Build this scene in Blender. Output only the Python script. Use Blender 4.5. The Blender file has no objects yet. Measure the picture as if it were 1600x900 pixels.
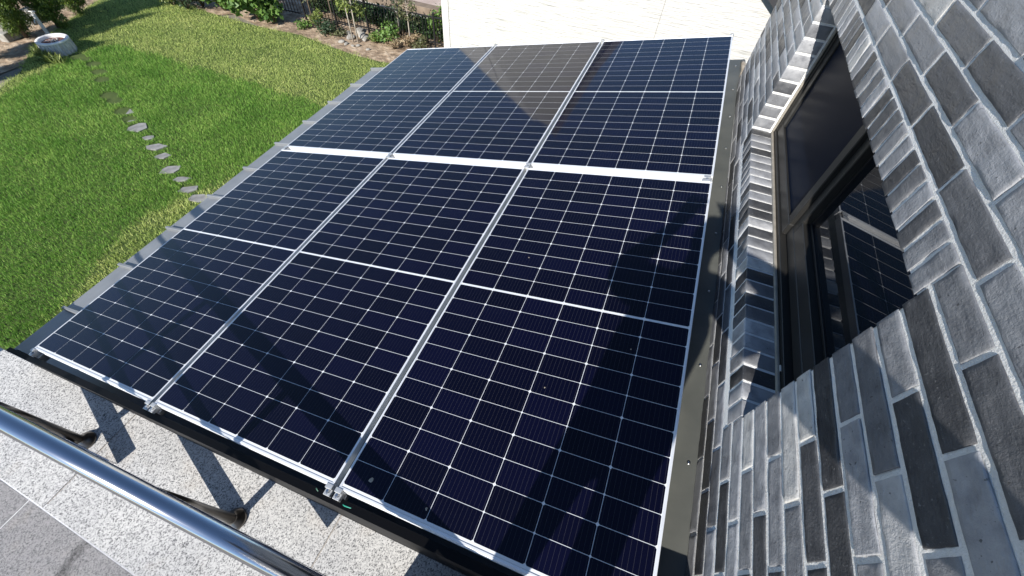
import bpy, bmesh, math, random
import numpy as np
from mathutils import Vector, Matrix, noise

rng = np.random.default_rng(7)
random.seed(7)
S = bpy.context.scene
COL = S.collection

# ------------------------------------------------------------------ camera
RW = np.array([[0.93030964, 0.3614053, 0.06253152],
               [0.32319968, -0.72717997, -0.60559991],
               [-0.17339535, 0.5836056, -0.79330861]])   # rows: right, down, forward
CAM = np.array([2.86415381, -0.12163578, 2.2432737])
FPX = 636.14
cd = bpy.data.cameras.new("camera")
cd.sensor_width = 36.0
cd.lens = FPX / 1600 * 36.0
cd.clip_start = 0.02
cd.clip_end = 1000
cam = bpy.data.objects.new("camera", cd)
COL.objects.link(cam)
m = Matrix.Identity(4)
for i in range(3):
    m[i][0] = RW[0][i]; m[i][1] = -RW[1][i]; m[i][2] = -RW[2][i]; m[i][3] = CAM[i]
cam.matrix_world = m
S.camera = cam

# ------------------------------------------------------------------ light
SUN_AZ = math.radians(78.0)      # direction the light travels, from +x
SUN_EL = math.radians(33.5)
w = bpy.data.worlds.new("World"); S.world = w; w.use_nodes = True
nt = w.node_tree
sky = nt.nodes.new("ShaderNodeTexSky"); sky.sky_type = 'NISHITA'; sky.sun_disc = False
sky.sun_elevation = SUN_EL
SX, SY = -math.cos(SUN_AZ), -math.sin(SUN_AZ)           # towards the sun
sky.sun_rotation = math.atan2(SX, SY)
sky.air_density = 1.0; sky.dust_density = 0.15; sky.ozone_density = 4.5
nt.links.new(sky.outputs[0], nt.nodes["Background"].inputs[0])
nt.nodes["Background"].inputs[1].default_value = 0.10
sl = bpy.data.lights.new("sun", 'SUN'); sl.energy = 4.8; sl.angle = math.radians(0.5)
sl.color = (1.0, 0.955, 0.89)
so = bpy.data.objects.new("sun", sl); COL.objects.link(so)
tr = Vector((math.cos(SUN_AZ)*math.cos(SUN_EL), math.sin(SUN_AZ)*math.cos(SUN_EL), -math.sin(SUN_EL)))
so.rotation_euler = tr.to_track_quat('-Z', 'Y').to_euler()
so.location = (0, -20, 15)
S.view_settings.view_transform = 'Standard'
S.view_settings.look = 'None'
S.view_settings.exposure = 0.75
S.view_settings.gamma = 1.0
S.view_settings.use_curve_mapping = False
S.render.engine = 'CYCLES'
S.cycles.max_bounces = 6
S.cycles.diffuse_bounces = 3
S.cycles.glossy_bounces = 3

# ------------------------------------------------------------------ helpers
def ray(x, y):
    return RW.T @ np.array([(x-800)/FPX, (y-450)/FPX, 1.0])
def at_z(x, y, z):                 # where a sight line meets a level plane
    r = ray(x, y); return Vector(CAM + r*(z-CAM[2])/r[2])

def props(o, label=None, cat=None, group=None, kind=None):
    if label: o['label'] = label
    if cat: o['category'] = cat
    if group: o['group'] = group
    if kind: o['kind'] = kind
    return o
def thing(name, label, cat, loc=(0, 0, 0), rz=0.0, group=None, matrix=None):
    o = bpy.data.objects.new(name, None); COL.objects.link(o)
    o.empty_display_size = 0.1
    if matrix is not None: o.matrix_world = matrix
    else:
        o.location = loc; o.rotation_euler = (0, 0, rz)
    return props(o, label, cat, group)
def link(name, me, mat, parent=None, smooth=False):
    o = bpy.data.objects.new(name, me); COL.objects.link(o)
    if mat is not None:
        for mm in (mat if isinstance(mat, (list, tuple)) else [mat]): me.materials.append(mm)
    if parent is not None: o.parent = parent
    if smooth: me.polygons.foreach_set('use_smooth', [True]*len(me.polygons))
    return o
def obj(name, bm, mat, parent=None, smooth=False):
    me = bpy.data.meshes.new(name); bm.to_mesh(me); bm.free()
    return link(name, me, mat, parent, smooth)
def mesh_np(name, V, Q):
    me = bpy.data.meshes.new(name)
    V = np.asarray(V, np.float32); Q = np.asarray(Q, np.int32); n = Q.shape[1]
    me.vertices.add(len(V)); me.vertices.foreach_set('co', V.ravel())
    me.loops.add(Q.size); me.loops.foreach_set('vertex_index', Q.ravel())
    me.polygons.add(len(Q)); me.polygons.foreach_set('loop_start', np.arange(len(Q), dtype=np.int32)*n)
    me.update(calc_edges=True); me.validate()
    return me
def box(bm, lo, hi, bev=0.0, seg=1, mi=0):
    lo = Vector(lo); hi = Vector(hi)
    r = bmesh.ops.create_cube(bm, size=1.0)
    vs = r['verts']
    for v in vs:
        v.co = Vector([(lo[i]+hi[i])/2 + v.co[i]*(hi[i]-lo[i]) for i in range(3)])
    fs = {f for v in vs for f in v.link_faces}
    for f in fs: f.material_index = mi
    if bev > 0:
        es = list({e for v in vs for e in v.link_edges})
        bmesh.ops.bevel(bm, geom=es, offset=bev, segments=seg, affect='EDGES', profile=0.5)
def tube(bm, pts, r, n=10, cap=True):
    pts = [Vector(p) for p in pts]
    rs = r if isinstance(r, (list, tuple)) else [r]*len(pts)
    rings = []
    up = Vector((0, 0, 1))
    for i, p in enumerate(pts):
        d = (pts[min(i+1, len(pts)-1)] - pts[max(i-1, 0)]).normalized()
        a = d.cross(up)
        if a.length < 1e-3: a = d.cross(Vector((1, 0, 0)))
        a.normalize(); b = d.cross(a)
        rings.append([bm.verts.new(p + (a*math.cos(2*math.pi*k/n) + b*math.sin(2*math.pi*k/n))*rs[i]) for k in range(n)])
    for A, Bq in zip(rings[:-1], rings[1:]):
        for k in range(n):
            bm.faces.new((A[k], A[(k+1) % n], Bq[(k+1) % n], Bq[k]))
    if cap:
        bm.faces.new(rings[0][::-1]); bm.faces.new(rings[-1])
def lathe(bm, prof, n=32, c=(0, 0, 0), mod=None):
    rings = []
    for r, z in prof:
        ring = []
        for k in range(n):
            a = 2*math.pi*k/n
            rr = r*(mod(a, z) if mod else 1)
            ring.append(bm.verts.new((c[0]+rr*math.cos(a), c[1]+rr*math.sin(a), c[2]+z)))
        rings.append(ring)
    for A, Bq in zip(rings[:-1], rings[1:]):
        for k in range(n):
            bm.faces.new((A[k], A[(k+1) % n], Bq[(k+1) % n], Bq[k]))
    return rings

# ------------------------------------------------------------------ materials
def mat(name, col=(0.5, 0.5, 0.5), rough=0.6, metal=0.0, spec=0.5):
    mt = bpy.data.materials.new(name); mt.use_nodes = True
    b = mt.node_tree.nodes["Principled BSDF"]
    b.inputs['Base Color'].default_value = (*col, 1)
    b.inputs['Roughness'].default_value = rough
    b.inputs['Metallic'].default_value = metal
    b.inputs['Specular IOR Level'].default_value = spec
    return mt
def N(mt, t, **kw):
    n = mt.node_tree.nodes.new(t)
    for k, v in kw.items(): setattr(n, k, v)
    return n
def L(mt, a, b): mt.node_tree.links.new(a, b)
def bsdf(mt): return mt.node_tree.nodes["Principled BSDF"]
def coords(mt, kind='Object', scale=(1, 1, 1)):
    tc = N(mt, 'ShaderNodeTexCoord'); mp = N(mt, 'ShaderNodeMapping')
    mp.inputs['Scale'].default_value = scale
    L(mt, tc.outputs[kind], mp.inputs[0]); return mp.outputs[0]
def noise_tex(mt, vec, scale, detail=4, rough=0.55):
    n = N(mt, 'ShaderNodeTexNoise'); n.inputs['Scale'].default_value = scale
    n.inputs['Detail'].default_value = detail; n.inputs['Roughness'].default_value = rough
    L(mt, vec, n.inputs['Vector']); return n.outputs['Fac']
def ramp(mt, fac, stops, interp='LINEAR'):
    r = N(mt, 'ShaderNodeValToRGB'); cr = r.color_ramp; cr.interpolation = interp
    while len(cr.elements) < len(stops): cr.elements.new(0.5)
    for e, (p, c) in zip(cr.elements, stops):
        e.position = p; e.color = (*c, 1) if len(c) == 3 else c
    L(mt, fac, r.inputs[0]); return r.outputs[0]
def mix(mt, fac, a, b, mode='MIX'):
    n = N(mt, 'ShaderNodeMix', data_type='RGBA', blend_type=mode)
    for s, v in ((0, fac), (6, a), (7, b)):
        if hasattr(v, 'is_output'): L(mt, v, n.inputs[s])
        elif isinstance(v, (int, float)): n.inputs[s].default_value = v
        else: n.inputs[s].default_value = (*v, 1)
    return n.outputs[2]
def mth(mt, op, a, b=None, c=None):
    n = N(mt, 'ShaderNodeMath', operation=op)
    for i, v in enumerate((a, b, c)):
        if v is None: continue
        if hasattr(v, 'is_output'): L(mt, v, n.inputs[i])
        else: n.inputs[i].default_value = v
    return n.outputs[0]
def bump(mt, h, strength, dist, prev=None):
    n = N(mt, 'ShaderNodeBump'); n.inputs['Strength'].default_value = strength
    n.inputs['Distance'].default_value = dist
    L(mt, h, n.inputs['Height'])
    if prev is not None: L(mt, prev, n.inputs['Normal'])
    return n.outputs[0]
def noisy(name, stops, scale, rough=0.8, bstr=0.3, bdist=0.01, detail=5, spec=0.3, metal=0.0, vscale=(1, 1, 1)):
    mt = mat(name, rough=rough, spec=spec, metal=metal)
    v = coords(mt, 'Object', vscale)
    f = noise_tex(mt, v, scale, detail)
    L(mt, ramp(mt, f, stops), bsdf(mt).inputs['Base Color'])
    if bstr: L(mt, bump(mt, f, bstr, bdist), bsdf(mt).inputs['Normal'])
    return mt

M = {}
M['alu'] = noisy('anodised_aluminium', [(0.3, (0.66, 0.67, 0.69)), (0.7, (0.76, 0.77, 0.78))], 9, rough=0.42, bstr=0.0, metal=0.35, spec=0.5)
M['alu_rail'] = noisy('mill_aluminium', [(0.3, (0.30, 0.32, 0.31)), (0.7, (0.42, 0.44, 0.43))], 14, rough=0.5, bstr=0.0, metal=0.5)
M['zinc'] = noisy('galvanised_steel', [(0.3, (0.40, 0.41, 0.42)), (0.7, (0.62, 0.62, 0.60))], 30, rough=0.45, bstr=0.05, metal=0.6)
M['bolt'] = mat('stainless_bolt', (0.45, 0.45, 0.45), 0.3, 1.0)

# photovoltaic laminate: white backsheet / blue-black cells, both behind glass
def pv_glass(mt):
    b = bsdf(mt)
    b.inputs['Coat Weight'].default_value = 1.0
    b.inputs['Coat IOR'].default_value = 1.27
    v = coords(mt, 'Object')
    sm = noise_tex(mt, v, 3.0, 5)
    L(mt, mth(mt, 'MULTIPLY_ADD', sm, 0.06, 0.02), b.inputs['Coat Roughness'])
M['backsheet'] = mat('white_backsheet', (0.62, 0.64, 0.66), 0.6)
pv_glass(M['backsheet'])
mt = M['cell'] = mat('silicon_cell', (0.004, 0.005, 0.016), 0.6, spec=0.03)
pv_glass(mt)
sx = N(mt, 'ShaderNodeSeparateXYZ'); L(mt, coords(mt, 'Object'), sx.inputs[0])
u = mth(mt, 'SUBTRACT', sx.outputs[0], 0.016)
fr = mth(mt, 'FRACT', mth(mt, 'DIVIDE', u, 0.184/11))
line = mth(mt, 'LESS_THAN', mth(mt, 'ABSOLUTE', mth(mt, 'SUBTRACT', fr, 0.5)), 0.020)
fv = mth(mt, 'FRACT', mth(mt, 'DIVIDE', sx.outputs[1], 0.0026))
finger = mth(mt, 'MULTIPLY', mth(mt, 'LESS_THAN', fv, 0.03), 0.35)
at = N(mt, 'ShaderNodeAttribute', attribute_name='tone')
cc = ramp(mt, at.outputs['Fac'], [(0.0, (0.0004, 0.0004, 0.0058)), (0.5, (0.0006, 0.0006, 0.0082)), (1.0, (0.0010, 0.0010, 0.0115))])
c2 = mix(mt, mth(mt, 'MAXIMUM', mth(mt, 'MULTIPLY', line, 0.10), mth(mt, 'MULTIPLY', finger, 0.03)), cc, (0.34, 0.34, 0.36))
L(mt, c2, bsdf(mt).inputs['Base Color'])

# brick wall
mt = M['brick'] = mat('grey_glazed_brick', rough=0.45, spec=0.5)
at = N(mt, 'ShaderNodeAttribute', attribute_name='tone')
v = coords(mt, 'Object')
base = ramp(mt, at.outputs['Fac'], [(0.0, (0.030, 0.031, 0.034)), (0.30, (0.075, 0.077, 0.083)), (0.55, (0.185, 0.190, 0.202)),
                                     (0.85, (0.305, 0.312, 0.328)), (0.95, (0.40, 0.40, 0.40)), (1.0, (0.50, 0.49, 0.46))])
n1 = noise_tex(mt, v, 22, 6, 0.6)
n2 = noise_tex(mt, v, 160, 4, 0.6)
n3 = noise_tex(mt, coords(mt, 'Object', (1, 0.35, 1.6)), 34, 5, 0.65)
b1 = mix(mt, 0.75, base, ramp(mt, n1, [(0.25, (0.55, 0.55, 0.57)), (0.5, (1, 1, 1)), (0.75, (1.35, 1.33, 1.30))]), 'MULTIPLY')
speck = ramp(mt, n2, [(0.63, (0, 0, 0)), (0.70, (1, 1, 1))])
b2 = mix(mt, mth(mt, 'MULTIPLY', speck, 0.35), b1, (0.34, 0.34, 0.34))
dark = ramp(mt, noise_tex(mt, v, 110, 2), [(0.27, (1, 1, 1)), (0.32, (0, 0, 0))])
b3 = mix(mt, mth(mt, 'MULTIPLY', dark, 0.7), b2, (0.02, 0.02, 0.022))
L(mt, b3, bsdf(mt).inputs['Base Color'])
L(mt, ramp(mt, n1, [(0.35, (0.30, 0.30, 0.30)), (0.65, (0.62, 0.62, 0.62))]), bsdf(mt).inputs['Roughness'])
nb = bump(mt, n3, 0.45, 0.006)
nb = bump(mt, n2, 0.5, 0.003, nb)
nb = bump(mt, noise_tex(mt, v, 420, 3, 0.7), 0.5, 0.0012, nb)
L(mt, nb, bsdf(mt).inputs['Normal'])
mt = M['mortar'] = mat('pale_mortar', rough=0.95, spec=0.15)
v = coords(mt, 'Object')
f = noise_tex(mt, v, 180, 5, 0.7); g = noise_tex(mt, v, 7, 4)
L(mt, mix(mt, 0.6, ramp(mt, g, [(0.3, (0.74, 0.74, 0.72)), (0.7, (0.86, 0.855, 0.83))]), ramp(mt, f, [(0.3, (0.86, 0.86, 0.86)), (0.7, (1.05, 1.05, 1.05))]), 'MULTIPLY'), bsdf(mt).inputs['Base Color'])
L(mt, bump(mt, f, 1.0, 0.005), bsdf(mt).inputs['Normal'])

# granite
def granite(name, lo, mid, hi, scale):
    mt = mat(name, rough=0.85, spec=0.25)
    v = coords(mt, 'Object')
    vo = N(mt, 'ShaderNodeTexVoronoi'); vo.inputs['Scale'].default_value = scale; L(mt, v, vo.inputs['Vector'])
    bw = N(mt, 'ShaderNodeRGBToBW'); L(mt, vo.outputs['Color'], bw.inputs[0])
    f = noise_tex(mt, v, scale*1.4, 3, 0.7)
    k = mth(mt, 'ADD', mth(mt, 'MULTIPLY', bw.outputs[0], 0.55), mth(mt, 'MULTIPLY', f, 0.5))
    c = ramp(mt, k, [(0.30, lo), (0.42, mid), (0.58, hi), (0.8, tuple(min(1, x*1.15) for x in hi))])
    big = noise_tex(mt, v, 2.2, 4)
    warm = noise_tex(mt, v, 5.0, 3)
    c = mix(mt, 1.0, c, ramp(mt, big, [(0.25, (0.82, 0.82, 0.83)), (0.7, (1.06, 1.05, 1.03))]), 'MULTIPLY')
    c = mix(mt, mth(mt, 'MULTIPLY', ramp(mt, warm, [(0.58, (0, 0, 0)), (0.75, (1, 1, 1))]), 0.25), c, (0.45, 0.38, 0.30))
    L(mt, c, bsdf(mt).inputs['Base Color'])
    L(mt, bump(mt, f, 0.5, 0.002), bsdf(mt).inputs['Normal'])
    return mt
M['granite'] = granite('flamed_light_granite', (0.085, 0.085, 0.09), (0.34, 0.34, 0.335), (0.54, 0.535, 0.52), 205)
M['granite_dark'] = granite('worn_grey_granite', (0.10, 0.10, 0.10), (0.20, 0.20, 0.20), (0.29, 0.28, 0.28), 230)
M['grout'] = noisy('joint_grout', [(0.3, (0.30, 0.27, 0.24)), (0.7, (0.42, 0.38, 0.33))], 60, 0.95)
M['grout_white'] = noisy('white_grout', [(0.3, (0.5, 0.5, 0.5)), (0.7, (0.72, 0.72, 0.72))], 60, 0.95)
M['steel_dark_refl'] = mat('stainless_post_dark_reflection', (0.20, 0.185, 0.17), 0.3, 1.0)  # base colour darkened to stand in for dark surroundings mirrored in the posts
M['steel'] = mat('polished_stainless', (0.52, 0.52, 0.53), 0.16, 1.0)
mt = M['steel']; v = coords(mt, 'Object', (1, 60, 60))
f = noise_tex(mt, v, 6, 3)
L(mt, mth(mt, 'MULTIPLY_ADD', f, 0.12, 0.09), bsdf(mt).inputs['Roughness'])
M['black_fascia'] = mat('black_painted_metal', (0.0015, 0.0015, 0.002), 0.5, spec=0.12)
M['roof_metal'] = noisy('grey_coated_roof_sheet', [(0.3, (0.185, 0.195, 0.205)), (0.7, (0.235, 0.245, 0.255))], 6, 0.45, 0.05, 0.002, spec=0.5, metal=0.25)
M['flashing'] = noisy('olive_grey_flashing', [(0.3, (0.060, 0.063, 0.056)), (0.7, (0.090, 0.092, 0.081))], 5, 0.5, 0.1, 0.003, spec=0.5)
M['sealant'] = noisy('beige_sealant', [(0.3, (0.25, 0.21, 0.165)), (0.7, (0.40, 0.35, 0.28))], 25, 0.7, 0.6, 0.01)
M['caulk'] = noisy('cream_caulk', [(0.3, (0.20, 0.185, 0.155)), (0.7, (0.28, 0.255, 0.215))], 25, 0.7, 0.3, 0.004)
M['win_frame'] = noisy('bronze_window_frame', [(0.3, (0.022, 0.022, 0.021)), (0.7, (0.031, 0.030, 0.028))], 4, 0.42, 0.03, 0.002, spec=0.6, metal=0.4)
M['win_black'] = mat('black_gasket', (0.006, 0.006, 0.007), 0.5)
mt = M['screen'] = mat('dark_window_panel', (0.0045, 0.0085, 0.019), 0.35, spec=0.03)
mt = M['glass'] = mat('dark_window_glass', (0.003, 0.005, 0.008), 0.015, spec=0.9)

# neighbour wall siding
mt = M['siding'] = mat('ivory_wall_panel', rough=0.75, spec=0.3)
v = coords(mt, 'Object', (0.6, 1, 9))
f = noise_tex(mt, v, 5.0, 6, 0.6)
f2 = noise_tex(mt, coords(mt, 'Object', (0.5, 1, 7)), 3.0, 4, 0.6)
L(mt, ramp(mt, f2, [(0.28, (0.37, 0.365, 0.34)), (0.42, (0.50, 0.49, 0.465)), (0.8, (0.54, 0.53, 0.505))]), bsdf(mt).inputs['Base Color'])
nb = bump(mt, f, 0.7, 0.03); nb = bump(mt, f2, 0.9, 0.02, nb)
L(mt, nb, bsdf(mt).inputs['Normal'])
M['white_trim'] = mat('white_corner_trim', (0.55, 0.54, 0.515), 0.6)
M['seam'] = mat('panel_seam', (0.30, 0.29, 0.27), 0.8)
M['plinth'] = noisy('grey_plinth', [(0.3, (0.10, 0.105, 0.115)), (0.7, (0.14, 0.145, 0.155))], 4, 0.8)
M['verge'] = mat('dark_verge_metal', (0.03, 0.03, 0.033), 0.5)

# garden
def grass_mat(name, a, b, c):
    mt = mat(name, rough=0.6, spec=0.25)
    v = coords(mt, 'Object')
    big = noise_tex(mt, v, 1.3, 6, 0.65); fine = noise_tex(mt, v, 17, 4)
    at = N(mt, 'ShaderNodeAttribute', attribute_name='tone')
    k = mth(mt, 'ADD', mth(mt, 'MULTIPLY', big, 0.5), mth(mt, 'ADD', mth(mt, 'MULTIPLY', fine, 0.25), mth(mt, 'MULTIPLY', at.outputs['Fac'], 0.28)))
    col = ramp(mt, k, [(0.32, a), (0.52, b), (0.72, c)])
    L(mt, col, bsdf(mt).inputs['Base Color'])
    tl = N(mt, 'ShaderNodeBsdfTranslucent'); L(mt, col, tl.inputs[0])
    ms = N(mt, 'ShaderNodeMixShader'); ms.inputs[0].default_value = 0.32
    out = mt.node_tree.nodes['Material Output']
    L(mt, bsdf(mt).outputs[0], ms.inputs[1]); L(mt, tl.outputs[0], ms.inputs[2]); L(mt, ms.outputs[0], out.inputs[0])
    return mt
M['grass_lush'] = grass_mat('lush_grass', (0.095, 0.230, 0.032), (0.185, 0.360, 0.060), (0.43, 0.57, 0.145))
M['grass_dry'] = grass_mat('dry_grass', (0.28, 0.39, 0.095), (0.43, 0.52, 0.15), (0.66, 0.68, 0.26))
M['lawn'] = noisy('lawn_soil', [(0.3, (0.040, 0.065, 0.016)), (0.7, (0.075, 0.105, 0.026))], 6, 1.0, 0.4, 0.03)
M['soil'] = noisy('dry_garden_soil', [(0.25, (0.10, 0.07, 0.045)), (0.5, (0.30, 0.22, 0.15)), (0.72, (0.52, 0.42, 0.31))], 5, 1.0, 1.0, 0.08, detail=8)
M['ground'] = noisy('open_ground', [(0.3, (0.16, 0.14, 0.11)), (0.7, (0.26, 0.24, 0.19))], 0.4, 1.0, 0.3, 0.05)
M['paving'] = noisy('pinkish_paving', [(0.3, (0.34, 0.27, 0.235)), (0.7, (0.45, 0.37, 0.33))], 2.2, 0.9, 0.3, 0.01)
M['brown_wall'] = noisy('brown_concrete', [(0.3, (0.13, 0.10, 0.075)), (0.7, (0.23, 0.18, 0.135))], 3.5, 0.9, 0.4, 0.02)
M['kerb'] = noisy('pale_kerb', [(0.3, (0.42, 0.38, 0.33)), (0.7, (0.60, 0.56, 0.50))], 4, 0.9, 0.3, 0.01)
M['rock'] = noisy('pale_rock', [(0.3, (0.20, 0.185, 0.16)), (0.7, (0.42, 0.40, 0.36))], 6, 0.9, 0.8, 0.03)
M['step_stone'] = noisy('grey_slate_step', [(0.3, (0.15, 0.148, 0.145)), (0.7, (0.28, 0.275, 0.265))], 9, 0.85, 0.6, 0.01)
M['black_metal'] = mat('black_fence_metal', (0.008, 0.008, 0.009), 0.45)
M['bark'] = noisy('bark', [(0.3, (0.09, 0.065, 0.045)), (0.7, (0.20, 0.16, 0.12))], 12, 0.95, 0.8, 0.02)
M['pale_bark'] = noisy('pale_bark', [(0.3, (0.32, 0.28, 0.23)), (0.7, (0.52, 0.47, 0.40))], 12, 0.95, 0.5, 0.01)
def leaf(name, a, b, trans=0.25, rough=0.5):
    mt = mat(name, rough=rough, spec=0.4)
    at = N(mt, 'ShaderNodeAttribute', attribute_name='tone')
    col = ramp(mt, at.outputs['Fac'], [(0.0, a), (1.0, b)])
    L(mt, col, bsdf(mt).inputs['Base Color'])
    tl = N(mt, 'ShaderNodeBsdfTranslucent'); L(mt, col, tl.inputs[0])
    ms = N(mt, 'ShaderNodeMixShader'); ms.inputs[0].default_value = trans
    L(mt, bsdf(mt).outputs[0], ms.inputs[1]); L(mt, tl.outputs[0], ms.inputs[2])
    L(mt, ms.outputs[0], mt.node_tree.nodes['Material Output'].inputs[0])
    return mt
M['leaf_cypress'] = leaf('cypress_foliage', (0.030, 0.070, 0.012), (0.19, 0.27, 0.040), 0.12)
M['leaf_broad'] = leaf('broad_leaf', (0.045, 0.11, 0.025), (0.19, 0.31, 0.065))
M['leaf_dark'] = leaf('dark_leaf', (0.018, 0.040, 0.018), (0.055, 0.095, 0.040))
M['leaf_yellow'] = leaf('yellow_green_leaf', (0.09, 0.14, 0.03), (0.26, 0.30, 0.08))
M['leaf_olive'] = leaf('olive_leaf', (0.06, 0.07, 0.03), (0.17, 0.18, 0.08))
M['leaf_hedge'] = leaf('hedge_leaf', (0.014, 0.036, 0.014), (0.060, 0.105, 0.036))
M['flower'] = leaf('dry_flower', (0.26, 0.16, 0.09), (0.50, 0.42, 0.27))
M['white_wood'] = noisy('weathered_white', [(0.3, (0.50, 0.49, 0.46)), (0.7, (0.72, 0.71, 0.68))], 8, 0.8)
M['red_soil'] = noisy('reddish_mulch', [(0.3, (0.06, 0.020, 0.016)), (0.55, (0.15, 0.055, 0.045)), (0.8, (0.40, 0.28, 0.22))], 12, 0.95, 0.9, 0.04)

# ------------------------------------------------------------------ frames of reference
B = np.array([[0.97191045, 0.0, -0.23535096],
              [-0.00482473, 0.99978985, -0.01992429],
              [0.2353015, 0.02050013, 0.9717062]])      # roof slope frame: across, along, normal
def roof_mat(s=0.0, t=0.0, n=0.0):
    p = B @ np.array([s, t, n]); mm = Matrix.Identity(4)
    for i in range(3):
        for j in range(3): mm[i][j] = B[i][j]
        mm[i][3] = p[i]
    return mm
GZ = -2.7

# ================================================================== GROUND
bm = bmesh.new()
bmesh.ops.create_grid(bm, x_segments=2, y_segments=2, size=400)
props(obj('ground', bm, M['ground']), kind='structure').location = (0, 0, GZ-0.03)
def sheet(name, poly, z, mt, kind='structure'):
    bm = bmesh.new(); bm.faces.new([bm.verts.new((x, y, z)) for x, y in poly])
    return props(obj(name, bm, mt), kind=kind)
LAWN = [(-9.3, 0.5), (-9.9, 3.8), (-10.4, 4.7), (-11.35, 5.6), (-11.75, 6.4), (-12.15, 7.2), (-12.6, 8.1), (-13.0, 9.3), (-11.6, 9.5), (-10.83, 9.3), (-9.6, 9.15), (-8.3, 9.1), (-7.6, 9.1),
        (-6.6, 9.2), (-5.7, 9.05), (-4.7, 8.9), (-3.9, 8.9), (-2.5, 9.3), (-1.0, 9.4), (5.5, 9.4), (5.5, -6), (-11.0, -6)]
sheet('lawn', LAWN, GZ, M['lawn'])
sheet('path', [(-24, -6), (-14.6, -6), (-14.6, 11), (-24, 11)], GZ+0.004, M['kerb'])
sheet('garden_bed', [(-16, -6), (-10.6, -6), (-10.7, 8), (-9, 9.4), (-6.0, 8.7), (-2.0, 8.7), (-1.8, 11.2), (-16, 11.2)], GZ-0.008, M['soil'])
sheet('paving', [(-18, 12.41), (-1.0, 12.41), (-1.0, 24), (-18, 24)], GZ+0.19, M['paving'])

# ---- grass blades
def in_poly(x, y, poly):
    ins = np.zeros(len(x), bool); n = len(poly)
    for i in range(n):
        x1, y1 = poly[i]; x2, y2 = poly[(i+1) % n]
        c = ((y1 > y) != (y2 > y)) & (x < (x2-x1)*(y-y1)/((y2-y1) if y2 != y1 else 1e-9) + x1)
        ins ^= c
    return ins
STONES = [(311, 311, 15, .6), (297, 296, 16, .3), (284, 281, 12, .4), (268, 266, 15, .6), (255, 245, 11, .3), (243, 231, 14, .4),
          (232, 216, 9, .25), (217, 200, 16, .7), (203, 187, 10, .3), (194, 175, 12, .3), (180, 158, 10, .3), (171, 150, 11, .3),
          (160, 125, 9, .3), (155, 113, 9, .3), (147, 101, 9, .4), (135, 93, 7, .3), (121, 89, 10, .4)]
stone_xy = [at_z(px, py, GZ) for px, py, _, _ in STONES]
def blades(name, label_kind, poly, n, hmin, hmax, wid, mt, excl=True, lean=0.5, box_=(-13, -2.5, 0, 10.2)):
    x = rng.uniform(box_[0], box_[1], n); y = rng.uniform(box_[2], box_[3], n)
    jx = 0.04*np.sin(y*5.1+2*np.sin(x*3.3))+0.03*np.sin(y*13+x*9); jy = 0.04*np.sin(x*4.7+2*np.sin(y*2.9))+0.03*np.sin(x*15+y*7)
    k = in_poly(x+jx+rng.normal(0, 0.05, n), y+jy+rng.normal(0, 0.05, n), poly)
    # thin out far outside the view cone (behind the canopy)
    x, y = x[k], y[k]
    if excl:
        for i_, p in enumerate(stone_xy):
            rr_ = STONES[i_][2]/636*(Vector(CAM)-p).length*(0.66 if i_ < 7 else (0.70 if i_ == 7 else 0.85))
            d = np.hypot((x-p.x), (y-p.y)*1.3); x, y = x[d > rr_], y[d > rr_]
    n = len(x)
    cl = 0.5+0.5*np.sin(x*2.3+1.7*np.sin(y*1.9))*np.sin(y*2.7+1.3*np.sin(x*2.1))
    h = rng.uniform(hmin, hmax, n)*(0.75+0.4*cl)
    a = rng.uniform(0, 2*np.pi, n); la = rng.uniform(0, 2*np.pi, n); ln = rng.uniform(0.1, lean, n)*h
    dx, dy = np.cos(a)*wid/2, np.sin(a)*wid/2
    V = np.zeros((n, 5, 3))
    V[:, 0] = np.c_[x-dx, y-dy, np.full(n, GZ)]; V[:, 1] = np.c_[x+dx, y+dy, np.full(n, GZ)]
    mx_, my_ = x+np.cos(la)*ln*0.35, y+np.sin(la)*ln*0.35
    V[:, 2] = np.c_[mx_+dx*.8, my_+dy*.8, GZ+h*0.6]; V[:, 3] = np.c_[mx_-dx*.8, my_-dy*.8, GZ+h*0.6]
    V[:, 4] = np.c_[x+np.cos(la)*ln, y+np.sin(la)*ln, GZ+h]
    # quad + tip triangle stored as two tris + one => use triangles only
    i = np.arange(n)*5
    T = np.concatenate([np.c_[i, i+1, i+2], np.c_[i, i+2, i+3], np.c_[i+3, i+2, i+4]])
    me = mesh_np(name, V.reshape(-1, 3), T)
    t = rng.random(n); tone = np.concatenate([t, t, t]).astype(np.float32)
    a_ = me.attributes.new('tone', 'FLOAT', 'FACE'); a_.data.foreach_set('value', tone)
    return props(link(name, me, mt), kind='stuff')
LUSH = [(-9.0, 0.0), (-9.65, 3.9), (-10.05, 4.9), (-10.1, 6.4), (-9.6, 6.6), (-7.0, 6.58), (-4.4, 6.55), (-3.6, 6.45), (-2.6, 6.1), (-2.6, 4.3), (-3.7, 3.9), (-4.3, 2.4), (-3.5, 0.0)]
blades('lush_grass', '', LUSH, 430000, 0.028, 0.065, 0.0065, M['grass_lush'], lean=0.7)
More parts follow.
